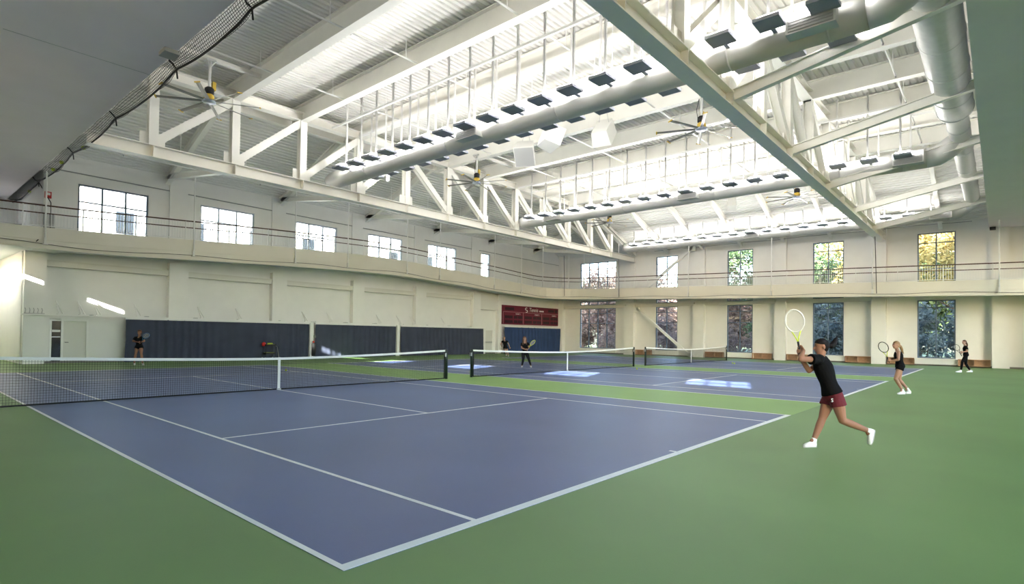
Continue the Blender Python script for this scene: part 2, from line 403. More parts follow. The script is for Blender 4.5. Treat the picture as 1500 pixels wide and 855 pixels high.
door3 = thing('door_3', (1.9, 37.9, 0), kind='structure')
MB().box(1.2, 2.2, 37.9, 37.98, 0, 3.3).build('door_leaf', 'steel_grey', door3)
# ------------------------------------------------------------------ trusses
def truss(y, x0, x1, label, flip):
    t = thing('roof_truss', (x0, y, 8.5), label, 'truss')
    zb, zt = 8.77, 12.05
    MB().ibeam((x0, y, zb), (x1, y, zb), .46, .5, .035, .03).build('bottom_chord', 'steel', t)
    MB().ibeam((x0, y, zt), (XS+.2, y, zt), .4, .42).build('top_chord', 'steel', t)
    MB().ibeam((XS+.2, y, zt), (x1-.4, y, 9.3), .36, .36).build('top_chord', 'steel', t)
    nodes = [5.1+3.2*k for k in range(12)]
    def top(x): return zt-.2 if x <= XS+.2 else zt-.2-(x-XS-.2)*(zt-9.3)/(x1-.4-XS-.2)
    for x in nodes:
        if x < x0+.2: continue
        zt_ = top(x)
        if zt_-9.1 > .5: MB().ibeam((x, y, 9.0), (x, y, zt_), .34, .36, .03, .02, (0, 1, 0)).build('vertical', 'steel', t)
        MB().box(x-.02, x+.02, y-.22, y+.22, 8.56, 8.98).build('stiffener', 'steel', t)
        MB().box(x-.45, x+.45, y-.03, y+.03, 8.95, 9.5).build('gusset', 'steel', t)
    mid = 17.9
    for a, b in zip(nodes, nodes[1:]):
        if a < x0+.2: continue
        if b <= mid+.1: p, q = (a, y, 9.1), (b, y, top(b))       # rising towards the middle
        else: p, q = (a, y, top(a)), (b, y, 9.1)
        if abs(p[2]-q[2]) > .6: MB().ibeam(p, q, .32, .30, .03, .02, (0, 1, 0)).build('diagonal', 'steel', t)
    return t
truss(22.0, SX+.1, XW-.4, 'white steel roof truss over the far baselines, beside the curtained wall', 1)
truss(2.8, SX+.1, XW-.4, 'white steel roof truss with grey underside spanning over the near baselines', 1)
for k, x in enumerate([8.3+6.4*k for k in range(6)]):
    tag(MB().ibeam((x, 22.2, 8.85), (x, YW, 9.98), .24, .3, .025, .02).build('roof_strut', 'steel', base=(x, 22.2, 8.85)),
        'white steel strut to the curtained wall, %s counted from the gathered safety net' % ORD[k], 'beam', 'roof struts to the curtained wall')
for k, x in enumerate([40.3, 33.9, 27.5, 21.15, 14.8]):
    tag(MB().ibeam((x, 2.6, 8.88), (x, SY-.3, 9.95), .2, .34, .025, .02).build('roof_strut', 'steel', base=(x, 2.6, 8.88)),
        'white steel strut to the grey soffit, %s counted from the window wall' % ORD[k], 'beam', 'roof struts to the grey soffit')

# ------------------------------------------------------------------ ducts
DX = (13.5, 27.8, 42.0); DZ = 9.5
LAB = ('the duct over the first court', 'the duct over the middle court', 'the duct along the window wall')
def diffuser(t, x, y, z, r, side=-1):
    m = MB().box(x+side*(r*.55), x+side*(r+.28), y-.55, y+.55, z-.3, z+.22)
    d = m.build('diffuser_box', 'duct', t)
    s = MB(); xs = x+side*(r+.29)
    for k in range(6): s.box(xs-.01, xs+.01, y-.48, y+.48, z-.25+k*.075, z-.22+k*.075)
    s.box(xs+side*-.012-.003, xs+side*-.012+.003, y-.5, y+.5, z-.27, z+.19).build('grille', 'grille', d)
def arc3(p, q, rr, n=6):
    return [p+(q-p)*(k/n) for k in range(n+1)]
for i, x in enumerate(DX):
    r = .42 if i < 2 else .36
    t = thing('air_duct', (x, 10, DZ), 'round off-white air duct with box diffusers hanging over '+('the first court', 'the middle court', 'the third court by the windows')[i], 'duct')
    yend = -1.0
    y9 = 22.7 if i == 0 else 21.6
    MB().tube([(x, y9, DZ), (x, y9-.3, DZ), (x, yend, DZ)], [r*.8, r, r], 24).build('duct_pipe', 'duct', t, True)
    a = Vector((x, yend, DZ)); b = Vector((x+.1, -2.12, 10.1)); pts = [a, a+Vector((0, -.35, .02)), a+Vector((0, -.65, .2)), b]
    MB().tube([tuple(p) for p in pts], [r, r, r*1.02, r], 20).build('elbow', 'duct', t, True)
    for y in (19.2, 13.5, 8.0, 2.2, -.2):
        MB().tube([(x, y-.03, DZ), (x, y+.03, DZ)], r+.018, 24).build('joint_band', 'duct', t, True)
    for y in (12.0, .1) if i == 0 else ((18.6, 9.4, -.4) if i == 1 else (10.6, -.6)): diffuser(t, x, y, DZ, r)
    for y in (18, 15, 6, 4.4):
        MB().box(x-.012, x+.012, y-.012, y+.012, DZ+r, ZR if i < 2 else roof_z(x, y)).build('hanger', 'pipe', t)
# the large feeder duct along X
t = thing('feeder_duct', (24, -2.12, 10.2), 'large round metal feeder duct running between the truss and the grey soffit', 'duct')
MB().tube([(SX+.3, -2.12, 10.2), (22.4, -2.12, 10.2), (24.0, -2.12, 10.2)], .54, 32).build('duct_pipe', 'galv', t, True)
MB().tube([(24.0, -2.12, 10.2), (24.3, -2.12, 10.2), (41.2, -2.12, 10.1), (41.8, -2.12, 10.0), (42.05, -1.7, 9.8), (42.05, -1.2, 9.55)], [.54, .36, .36, .36, .36, .34], 28).build('duct_pipe', 'duct', t, True)
for x in (8.5, 11.5, 14.2, 17.5, 19.8, 22.4, 24.0, 26.2, 29.5, 33, 36.5):
    rr = .56 if x < 24.2 else .38
    MB().tube([(x-.03, -2.12, 10.2 if x < 25 else 10.15), (x+.03, -2.12, 10.2 if x < 25 else 10.15)], rr, 32).build('joint_band', 'galv', t, True)
MB().box(24.2, 26.6, -2.75, -1.4, 10.75, 11.35).build('plenum_box', 'steel', t)
MB().box(26.62, 26.66, -2.2, -1.5, 10.8, 11.3).build('grille', 'grille', t)

# ------------------------------------------------------------------ uplights on hanger tubes, either side of each duct
def make_uplight():
    t = thing('uplight', (0, 0, 0))
    h = MB(); h.box(-.29, .29, -.29, .29, 0, .07)
    h.build('housing', 'lum_back', t)
    m = MB(); m.box(-.30, .30, -.31, -.29, -.005, .085).box(-.30, .30, .29, .31, -.005, .085).box(-.31, -.29, -.31, .31, -.005, .085).box(.29, .31, -.31, .31, -.005, .085)
    m.build('rim', 'lum_back', t)
    MB().add([(-.15, -.26, .072), (.15, -.26, .072), (.15, .26, .072), (-.15, .26, .072), (-.13, -.26, .175), (.13, -.26, .175), (.13, .26, .175), (-.13, .26, .175)], [(0, 4, 7, 3), (1, 2, 6, 5)]).build('lens', 'lum_lens', t)   # side lenses throw the light wide over the deck
    MB().box(-.15, .15, -.28, .28, .175, .19).build('lens_cap', 'white', t)
    MB().box(.29, .55, -.05, .05, .0, .05).build('bracket_arm', 'lum_back', t)
    return t
proto = make_uplight(); first = True
HANG = {}
def hanger_mesh(h):
    h = round(h, 2)
    if h not in HANG:
        m = MB(); m.box(-.035, .035, -.035, .035, 0, h)
        me = m.mesh('hanger_tube'); me.materials.append(MATS['pipe']); HANG[h] = me
    return HANG[h]
for i, x in enumerate(DX):
    for s in (-1, 1):
        nn = 0
        for k in range(16, -2, -1):
            y = .95+1.2*k
            px = x+s*.98
            if px > 42.5: continue
            o = proto if first else copy_tree(proto); first = False
            o.location = (px, y, DZ-.02); o.rotation_euler = (0, 0, 0 if s < 0 else math.pi)
            o['label'] = '%s uplight from the far truss, %s side of %s' % (ORD[nn], 'windowless' if s < 0 else 'window', LAB[i]); nn += 1; o['category'] = 'light'
            o['group'] = 'uplights along '+LAB[i]
            tz = min(roof_z(px, y), ZR)-DZ
            hg = bpy.data.objects.new('hanger_tube', hanger_mesh(tz)); COL.objects.link(hg); hg.parent = o
            hg.location = (.36, 0.12, .05)
# channel rails that carry the hangers
for i, x in enumerate(DX):
    for s in (-1, 1):
        px = x+s*.78
        if i == 2: continue
        zc = 11.75
        t = tag(MB().bar((px, SY+.2, zc), (px, 21.3, zc), .09, .09).build('channel_rail', 'pipe', base=(px, 9, zc)), 'white steel channel above %s, on its %s side' % (LAB[i], 'windowless' if s < 0 else 'window'), 'rail', 'channels above '+LAB[i])
t = MB().bar((41.0, SY+.2, 10.75), (41.0, 21.3, 10.75), .09, .09).build('channel_rail', 'pipe', base=(41, 9, 10.75)); tag(t, 'white steel channel tying the hanger tubes by the windows', 'rail')

# ------------------------------------------------------------------ sprinkler pipes
for n, (y, x0, x1) in enumerate(((18.4, SX+.1, 36.3), (13.35, SX+.1, 36.3), (8.3, SX+.1, 36.3), (-.3, 9, 36), (26.9, SX+.1, 43.5))):
    z = 12.0 if y < 23 else 9.75
    t = thing('sprinkler_pipe', (x0, y, z), ('white sprinkler pipe on drop hangers under the deck, %s from the far truss' % ORD[n] if y < 23 else 'thin white sprinkler pipe under the sloping roof by the curtained wall'), 'pipe', 'sprinkler pipes under the deck' if y < 23 else None)
    MB().tube([(x0, y, z), (x1, y, z)], .035 if y < 23 else .03, 8).build('pipe_run', 'pipe', t, True)
    x = x0+1.6
    while x < x1:
        MB().tube([(x, y, z), (x, y, roof_z(x, y))], .018, 6).build('pipe_hanger', 'pipe', t)
        MB().tube([(x+.8, y, z-.03), (x+.8, y, z-.1)], .03, 6).build('sprinkler_head', 'metal', t); x += 3.2
t = thing('drain_pipe', (16.2, 10, 10.2), 'thick white drain pipe with elbows running beside the first duct', 'pipe')
MB().tube([(15.6, 20.6, 9.6), (15.6, 20.6, 10.4), (15.6, 20.3, 10.55), (15.6, 13.6, 10.55), (15.6, 13.3, 10.4), (15.6, 13.2, 10.7), (15.6, 12.9, 10.85), (15.6, 3.4, 10.85)], .1, 10).build('pipe_run', 'pipe', t, True)
for y in (11, 8, 5): MB().tube([(15.6, y, 10.85), (15.6, y, ZR)], .015, 6).build('pipe_hanger', 'pipe', t)

# ------------------------------------------------------------------ big ceiling fans
def make_fan():
    t = thing('ceiling_fan', (0, 0, 0))
    MB().tube([(0, 0, .35), (0, 0, 1.62)], .055, 12).build('downrod', 'galv', t, True)
    m = MB().box(-.16, .16, -.16, .16, 1.58, 1.66)
    for a in range(4):
        c, s = math.cos(a*math.pi/2+.78), math.sin(a*math.pi/2+.78); m.bar((.06*c, .06*s, 1.4), (.25*c, .25*s, 1.62), .03, .03)
    m.build('mount_bracket', 'galv', t)
    b = MB().tube([(0, 0, .3), (0, 0, .34), (0, 0, .52), (0, 0, .58)], [.12, .17, .17, .1], 14).build('motor', 'black', t, True)
    MB().tube([(0, 0, .05), (0, 0, .12), (0, 0, .26), (0, 0, .31)], [.15, .2, .17, .12], 14).build('gearbox', 'yellow', t, True)
    MB().box(.1, .22, -.08, .08, .5, .82).build('wire_box', 'yellow', t)
    MB().tube([(.05, .16, .55), (.08, .22, .9), (.04, .12, 1.3), (0, .06, 1.55)], .014, 6).build('cable', 'black', t, True)
    MB().tube([(0, 0, -.03), (0, 0, 0), (0, 0, .05), (0, 0, .07)], [.2, .25, .25, .2], 18).build('hub', 'fan_hub', t, True)
    for k in range(8):
        a = 2*math.pi*k/8+.22; c, s = math.cos(a), math.sin(a); d = Vector((c, s, 0)); sd = Vector((-s, c, 0)); tilt = sd*.97+Vector((0, 0, .2))
        m = MB(); vs = []
        for r, z, wd in ((.22, .03, .075), (1.82, .0, .07)):
            p = d*r+Vector((0, 0, z))
            vs += [p+tilt*wd+Vector((0, 0, .012)), p+tilt*wd*.2+Vector((0, 0, .028)), p-tilt*wd, p+Vector((0, 0, -.012))]
        m.add(vs, [(0, 1, 5, 4), (1, 2, 6, 5), (2, 3, 7, 6), (3, 0, 4, 7), (3, 2, 1, 0), (4, 5, 6, 7)])
        bl = m.build('blade', 'fan_blade', t)
        e = d*1.84; MB().bar(e-tilt*.1, e+tilt*.1, .05, .03).build('blade_tip', 'yellow', bl)
    return t
fan = make_fan()
FANS = ((6.3, 19.55, 'beside the gathered safety net'), (21.1, 19.5, 'over the middle court beside the far truss'), (21.1, 6.15, 'close to the near truss'),
        (35.8, 19.4, 'over the third court beside the far truss'), (36.1, 6.15, 'over the third court near the window wall'))
for i, (x, y, where) in enumerate(FANS):
    o = fan if i == 0 else copy_tree(fan)
    o.location = (x, y, 10.5); o.rotation_euler = (0, 0, .12*i)
    tag(o, 'eight-bladed industrial ceiling fan with yellow tips '+where, 'fan')
    if i: 
        pass
for i, (x, y, where) in enumerate(FANS):
    xa = max([SX]+[p for p in PX if p <= x]); xb = min(p for p in PX if p > x) if x < PX[-1] else x+2
    tag(MB().bar((xa, y, 12.2), (xb, y, 12.2), .16, .14).build('fan_support', 'steel', base=(x, y, 12.2)), 'white steel beam that carries the ceiling fan '+where, 'beam')

# ------------------------------------------------------------------ loudspeakers
def speaker(x, y, z, rz, tilt, sz, label):
    t = thing('loudspeaker', (x, y, z), label, 'speaker')
    a, b, c = sz; m = MB(); m.add([(-a, -b, -c), (a*.7, -b*.8, -c), (a*.7, b*.8, -c), (-a, b, -c), (-a, -b, c), (a*.7, -b*.8, c), (a*.7, b*.8, c), (-a, b, c)],
        [(0, 3, 2, 1), (4, 5, 6, 7), (0, 1, 5, 4), (1, 2, 6, 5), (2, 3, 7, 6), (3, 0, 4, 7)])
    me = m.mesh('cabinet'); me.materials.append(MATS['steel_grey']); o = bpy.data.objects.new('cabinet', me); COL.objects.link(o); o.parent = t
    g = MB().box(-a-.012, -a, -b*.93, b*.93, -c*.95, c*.95).mesh('grille'); g.materials.append(MATS['grille']); q = bpy.data.objects.new('grille', g); COL.objects.link(q); q.parent = t
    R = Euler((0, tilt, rz)).to_matrix().to_4x4()
    for p in (o, q): p.matrix_local = R
    for s in (-1, 1): MB().tube([(x+.05, y+s*b*.6, z+c*.6), (x, y+s*.1, ZR-.9)], .008, 5).build('hanging_wire', 'metal', t)
    return t
speaker(19.0, 14.1, 10.6, .5, -.75, (.42, .5, .5), 'white loudspeaker box tilted down, next to the fan of the middle court')
speaker(18.3, 12.1, 10.75, 2.6, -.35, (.45, .6, .42), 'wide white loudspeaker box hung level between two tilted ones')
speaker(19.0, 9.7, 10.65, 3.4, -.8, (.4, .42, .62), 'white loudspeaker box with grey grille tilted down, near the fan by the truss')
speaker(35.4, 9.9, 10.6, 3.5, -.8, (.25, .3, .6), 'slim grey loudspeaker hanging tilted by the third court duct')
speaker(31.6, 12.9, 10.6, 2.9, -.4, (.25, .5, .2), 'low flat loudspeaker hung over the middle duct')
tag(MB().box(20.55, 20.75, 10.9, 11.1, 10.9, 11.2).tube([(20.65, 11, 11.2), (20.65, 11, 11.6)], .02, 6).build('security_camera', 'black', base=(20.65, 11, 11)), 'small black camera hanging between two loudspeakers', 'camera')
# ------------------------------------------------------------------ the raised running track
EDGE = [(XJ+.02, 28.6, 6.1, 5.24), (1.34, 28.6, 6.14, 5.24), (2.85, 28.6, 6.17, 5.22), (4.5, 28.6, 6.23, 5.2), (6.4, 28.6, 6.32, 5.27), (9.05, 28.6, 6.45, 5.39), (13.37, 28.6, 6.69, 5.58),
        (18.5, 28.6, 6.87, 5.74), (21, 28.6, 6.91, 5.79), (23.4, 28.6, 6.88, 5.77), (26.6, 28.6, 6.73, 5.63), (32.7, 28.6, 6.46, 5.37), (36.3, 28.6, 6.25, 5.2), (38, 28.6, 6.15, 5.14)]
for k in range(1, 8):
    a = math.pi/2*(1-k/8); EDGE.append((38+4*math.cos(a), 24.6+4*math.sin(a), 6.15-.08*k/8, 5.14-.05*k/8))
EDGE += [(42, 24.6, 6.04, 5.07), (42, 22, 5.97, 5.0), (42, 16.1, 5.84, 4.84), (42, 10.8, 5.69, 4.72), (42, 4.1, 5.53, 4.58), (42, -2.9, 5.34, 4.4), (42, YR+.05, 5.2, 4.3)]
def resample(P, step):
    out = []
    for a, b in zip(P, P[1:]):
        L = math.dist(a[:2], b[:2]); n = max(1, round(L/step))
        for k in range(n): out.append(tuple(a[i]+(b[i]-a[i])*k/n for i in range(4)))
    out.append(P[-1]); return out
def sm(P, it=2):                              # soften the height profile
    P = [list(p) for p in P]
    for _ in range(it):
        Q = [p[:] for p in P]
        for i in range(1, len(P)-1):
            for j in (2, 3): Q[i][j] = (P[i-1][j]+2*P[i][j]+P[i+1][j])/4
        P = Q
    return P
ED = sm(resample(EDGE, .8), 3)
def nrm(i):                                   # outward from the edge, into the hall
    a, b = ED[max(i-1, 0)], ED[min(i+1, len(ED)-1)]; d = Vector((b[0]-a[0], b[1]-a[1], 0)).normalized(); return Vector((d.y, -d.x, 0))
def wallpt(p):
    if p[0] >= 41.99: return (XW, p[1])
    if p[0] <= 38: return (p[0], YW if p[0] > 3.06 else 37.95)
    a = math.atan2(p[1]-24.6, p[0]-38); c, s = math.cos(a), math.sin(a)
    k = min((XW-38)/max(c, 1e-6), (YW-24.6)/max(s, 1e-6)); return (38+c*k, 24.6+s*k)
tr = thing('running_track', (20, 28.6, 5.2), 'raised running track with cream edge beam carried along two walls', 'track')
secs = []
for i, (x, y, zt, zb) in enumerate(ED):
    n = nrm(i); wx, wy = wallpt((x, y)); e = Vector((x, y, 0)); rise = .35 if x > 41.9 else .12
    secs.append([e+Vector((0, 0, zt)), e+Vector((0, 0, zt))-n*.22, Vector((wx, wy, zt-.22+rise*.3)), Vector((wx, wy, zb+rise)), e+Vector((0, 0, zb))-n*.3, e+Vector((0, 0, zb))])
def strip(ids):
    m = MB(); vs = []; k = len(ids)
    for s in secs: vs += [s[i] for i in ids]
    fs = []
    for i in range(len(secs)-1):
        for j in range(k-1): fs.append((i*k+j, i*k+j+1, (i+1)*k+j+1, (i+1)*k+j))
    return m.add(vs, fs)
strip([5, 0, 1]).build('edge_beam', 'fascia', tr)
strip([1, 2]).build('deck_surface', 'slab_under', tr)
strip([3, 4, 5]).build('soffit_slab', 'slab_under', tr)
m = MB(); 
for i in range(len(ED)-1):
    for f, wd in ((.42, .035), (.06, .02)):
        p = Vector((ED[i][0], ED[i][1], ED[i][2]+(ED[i][3]-ED[i][2])*(1-f)))+nrm(i)*.012; q = Vector((ED[i+1][0], ED[i+1][1], ED[i+1][2]+(ED[i+1][3]-ED[i+1][2])*(1-f)))+nrm(i+1)*.012
        m.bar(p, q, .03, wd)
m.build('edge_moulding', 'fascia', tr)
# railing
ra = thing('track_railing', (20, 28.6, 6.1), 'white picket railing with dark brown handrails along the running track', 'railing')
def railpath(h, off): return [tuple(Vector((p[0], p[1], p[2]+h))-nrm(i)*off) for i, p in enumerate(ED)]
MB().tube(railpath(1.0, .12), .034, 8).build('top_rail', 'rail', ra, True)
MB().tube(railpath(.65, .12), .026, 8).build('middle_rail', 'rail', ra, True)
MB().tube(railpath(.08, .12), .018, 6).build('bottom_rail', 'rail_white', ra, True)
FINE = resample([tuple(p) for p in ED], .125)
pk = MB(); last = None
for i, p in enumerate(FINE[:-1]):
    q = FINE[i+1]; d = Vector((q[0]-p[0], q[1]-p[1], 0)).normalized(); n = Vector((d.y, -d.x, 0)); c = Vector((p[0], p[1], 0))-n*.12
    if i % 18 == 0:
        MB().box(c.x-.025, c.x+.025, c.y-.025, c.y+.025, p[2], p[2]+1.0).build('post', 'rail_white', ra)
    else: pk.box(c.x-.012, c.x+.012, c.y-.012, c.y+.012, p[2]+.06, p[2]+.98)
tag(pk.build('pickets', 'rail_white', ra), kind='stuff')
# slack cable along the edge beam
pts = []
for i, p in enumerate(ED): pts.append(tuple(Vector((p[0], p[1], p[3]+.2+.05*math.sin(i*.75)))+nrm(i)*.04))
tag(MB().tube(pts, .012, 5).build('edge_cable', 'black', base=(20, 28.6, 5.4)), 'thin dark cable sagging along the track edge beam', 'cable')
# hanger rods
def edge_at(x=None, y=None):
    return min(ED, key=lambda p: (abs(p[0]-x)+(abs(p[1]-28.6)) if y is None else abs(p[1]-y)+abs(p[0]-42)))
rods = [('x', v) for v in (2.86, 9.03, 14.74, 18.4, 23.3, 26.47, 32.65, 36.2, 39.2)]+[('y', v) for v in (27.0, 25.7, 22.1, 15.65, 9.3, 3.0, -3.32)]
for k, (ax, v) in enumerate(rods):
    p = edge_at(x=v) if ax == 'x' else edge_at(y=v)
    x, y = (v, p[1]) if ax == 'x' else (p[0], v)
    n = Vector((0, -1, 0)) if ax == 'x' else Vector((-1, 0, 0)); c = Vector((x, y, 0))+n*.05
    zt = roof_z(x, y)-.25 if y > SY else ZS
    side = 'the curtained wall' if ax == 'x' else 'the window wall'
    t = thing('track_hanger', (c.x, c.y, p[3]+.25), 'white track hanger rod along %s, %s from the %s' % (side, ORD[k if ax == 'x' else k-9], 'safety net' if ax == 'x' else 'hall corner'), 'rod', 'track hanger rods along '+side)
    MB().tube([(c.x, c.y, p[3]+.22), (c.x, c.y, zt)], .035, 8).build('rod', 'pipe', t, True)
    MB().box(c.x-.05, c.x+.05, c.y-.05, c.y+.05, p[3]+.2, p[3]+.5).box(c.x-.1, c.x+.1, c.y-.07, c.y+.07, p[3]+.18, p[3]+.21).build('base_clamp', 'steel_grey', t)
for (x, y, z0, z1, lab) in ((41.85, 22.05, 5.2, 8.6, 'black cable dropping from the far truss to the track'), (41.85, 2.85, 4.75, 8.6, 'black cable dropping from the near truss to the track'),
                            (40.9, 27.3, 5.4, 9.2, 'black cable hanging down the corner of the hall')):
    tag(MB().tube([(x, y, z1), (x+.02, y-.05, (z0+z1)/2), (x, y-.1, z0)], .022, 6).build('drop_cable', 'black', base=(x, y, z0)), lab, 'cable')
# diagonal wall braces
for p, q, lab in (((44.6, 21.7, 4.3), (44.6, 16.5, .05), 'white diagonal steel brace across the lower window between two pilasters'), ((44.6, 16.4, 9.45), (44.6, 21.7, 5.3), 'white diagonal steel brace across an upper window behind the railing')):
    t = thing('wall_brace', q, lab, 'brace')
    MB().bar(p, q, .2, .2).build('brace_bar', 'white', t)
    MB().box(44.5, 44.75, q[1]-.25, q[1]+.25, q[2], q[2]+.35).build('end_plate', 'white', t); MB().box(44.5, 44.75, p[1]-.25, p[1]+.25, p[2]-.35, p[2]+.1).build('end_plate', 'white', t)

# ------------------------------------------------------------------ gathered safety net along the soffit edge
sn = thing('safety_net', (SX+.2, 18, 8.5), 'gathered black safety net with rope hanging along the grey soffit edge', 'net')
Y0, Y1 = 4.0, 37.8
knots = [4.0, 8.8, 13.2, 18.6, 24.3, 31.0, 37.8]
def sag(y):
    for a, b in zip(knots, knots[1:]):
        if a <= y <= b: t = (y-a)/(b-a); return 4*t*(1-t)
    return 0
def netpt(y, t):                               # t = 0 soffit edge, 1 rope, over 1 the loose scallop
    s = sag(y); dx = .02+.2*t+.06*s*t; dz = -.06*math.sin(t*1.5)-.1*t-.1*s*t
    wob = .018*math.sin(y*2.3+t*5)+.01*math.sin(y*5.1+t*9)
    return Vector((SXE(y)+dx+wob*t, y, ZS-.02+dz+wob))
m = MB(); rows = [i/6 for i in range(7)]+[1.12, 1.24]
ny = 260
def scal(y): return max(0.0, math.sin((y-4.0)/2.2*math.pi))
for t in rows:
    prev = None
    for k in range(ny+1):
        y = Y0+(Y1-Y0)*k/ny; tt = t if t <= 1 else 1+(t-1)*scal(y)
        p = netpt(y, tt)
        if prev is not None: m.bar(prev, p, .008, .008)
        prev = p
for k in range(0, int(ny*1.3)):
    y = Y0+(Y1-Y0)*k/(ny*1.3); tm = 1+.24*scal(y); prev = None
    for j in range(6):
        p = netpt(y+.02*j, tm*j/5)
        if prev is not None: m.bar(prev, p, .008, .008)
        prev = p
tag(m.build('netting', 'black_net', sn), kind='stuff')
MB().tube([tuple(netpt(Y0+(Y1-Y0)*k/130, 1)) for k in range(131)], .03, 6).build('rope', 'black', sn, True)
for y in knots[1:-1]: MB().tube([(SXE(y)+.02, y, ZS), tuple(netpt(y, .5)), tuple(netpt(y, 1.0)), tuple(netpt(y, 1.0)+Vector((.03, 0, -.25)))], .022, 6).build('tie', 'black', sn, True)
MB().tube([tuple(netpt(31.0, 1.0)), (SX+.45, 30.2, 7.6), (SX+.3, 29.2, 6.3), (SX-.3, 28.5, 5.5)], .02, 6).build('pull_rope', 'black', sn, True)
for k, (y, tt, lab) in enumerate(((23.2, 1.05, 'tennis ball caught in the net at its knot'), (26.4, .75, 'tennis ball caught in the net over the red strobe'), (27.8, .75, 'tennis ball lying in the net next to another'), (33.6, 1.0, 'tennis ball caught in the net beside the handrail'))):
    p = netpt(y, tt); o = MB().sphere((0, 0, 0), .075, 12, 8).build('tennis_ball', 'ball', None, True, base=(0, 0, 0)); o.location = p+Vector((0.02, 0, .05)); tag(o, 'green '+lab, 'ball')
tag(MB().box(SX-.25, SX+.12, 12.5, 12.95, ZS-.1, ZS).build('bracket_plate', 'grille', base=(SX, 12.7, ZS)), 'grey metal bracket plate under the soffit edge by the net', 'bracket')
t = thing('soffit_lamp', (44.3, -3.0, ZS), 'small black floodlight under the soffit corner by the window wall', 'light')
MB().box(43.9, 44.6, -3.15, -2.86, ZS-.16, ZS-.06).build('housing', 'black', t); MB().tube([(44.2, -3, ZS), (44.2, -3, ZS-.06)], .05, 8).build('mount', 'steel_grey', t)
t = thing('fire_strobe', (3.2, YW-.02, 7.9), 'small red fire alarm strobe on the upper white wall', 'alarm')
MB().box(3.1, 3.35, YW-.1, YW, 7.85, 8.15).build('housing', 'red', t); MB().box(3.15, 3.3, YW-.13, YW-.1, 7.98, 8.1).build('strobe_lens', 'white', t)
t = thing('wall_fountain', (2.75, YW, 6.3), 'grey drinking fountain panel on the wall behind the railing', 'fountain')
MB().box(3.08, 3.5, YW-.12, YW, 6.35, 7.1).build('panel', 'grille', t); MB().box(3.12, 3.46, YW-.3, YW-.12, 6.45, 6.6).build('basin', 'metal', t)

tag(MB().tube([(3.1, YW-.06, 9.3)]+[(x, YW-.06, 9.3-.011*(x-3)) for x in range(6, 44, 4)]+[(44.4, YW-.06, 8.85)], .03, 6).build('wall_conduit', 'grille', base=(20, YW-.06, 9.1)), 'thin dark conduit along the top of the curtained wall', 'conduit')
tag(MB().tube([(XW-.36, y, 9.42+.04*math.sin(y*1.1)) for y in range(-2, 22, 2)], .022, 6).build('wall_cable', 'grille', base=(XW-.36, 9, 9.4)), 'thin sagging cable along the top of the window wall', 'cable')
# ------------------------------------------------------------------ tennis nets
def tennis_net(cx, label):
    xa, xb, y = cx-.914, cx+W+.914, N_
    t = thing('tennis_net', (cx+W/2, y, 0), label, 'net')
    mid = (xa+xb)/2
    def h(x): u = abs(x-mid)/(xb-mid); return .914+(1.07-.914)*u**1.6
    for x in (xa, xb):
        p = MB().tube([(x, y, 0), (x, y, 1.06), (x, y, 1.09)], [.045, .045, .03], 14).build('net_post', 'post_green', t, True)
        MB().tube([(x+(.06 if x == xa else -.06)*-1, y, 0), (x+(.06 if x == xa else -.06)*-1, y, 1.0)], .016, 8).build('tension_rod', 'post_green', p)
        MB().box(x-.09, x-.04, y-.05, y+.05, .82, .95).build('winder', 'metal', p)
    m = MB(); n = 72; xs = [xa+.07+(xb-xa-.14)*k/n for k in range(n+1)]
    for a, b in zip(xs, xs[1:]):
        for s in (-1, 1): pass
        m.add([(a, y-.012, h(a)-.065), (b, y-.012, h(b)-.065), (b, y+.012, h(b)-.065), (a, y+.012, h(a)-.065), (a, y-.012, h(a)), (b, y-.012, h(b)), (b, y+.012, h(b)), (a, y+.012, h(a))],
              [(0, 3, 2, 1), (4, 5, 6, 7), (0, 1, 5, 4), (2, 3, 7, 6)])
    m.build('headband', 'tape', t)
    MB().box(mid-.035, mid+.035, y-.016, y+.016, .0, .92).build('centre_strap', 'tape', t)
    MB().box(mid-.06, mid+.06, y-.03, y+.03, 0, .05).build('strap_anchor', 'metal', t)
    g = MB(); cw = .0042
    k = xa+.08
    while k < xb-.07: g.box(k-cw/2, k+cw/2, y-cw/2, y+cw/2, .03, h(k)-.05); k += .05
    for r in range(18):
        f = .04+r*.054
        for a, b in zip(xs[::4], xs[4::4]):
            za, zb = f*h(a)/1.0, f*h(b)/1.0
            if f < .96: g.bar((a, y, za), (b, y, zb), cw, cw)
    tag(g.build('netting', 'black_net', t), kind='stuff')
    MB().box(xa+.07, xb-.07, y-.008, y+.008, .012, .045).build('bottom_band', 'black_net', t)
    for x in (xa+.09, xb-.09): MB().box(x-.02, x+.02, y-.008, y+.008, .03, h(x)-.04).build('side_band', 'black_net', t)
    return t
tennis_net(COURTS[0], 'white-taped tennis net of the first court, with player in dark shorts beyond')
tennis_net(COURTS[1], 'white-taped tennis net of the middle court between two green strips')
tennis_net(COURTS[2], 'white-taped tennis net of the third court beside the window wall')

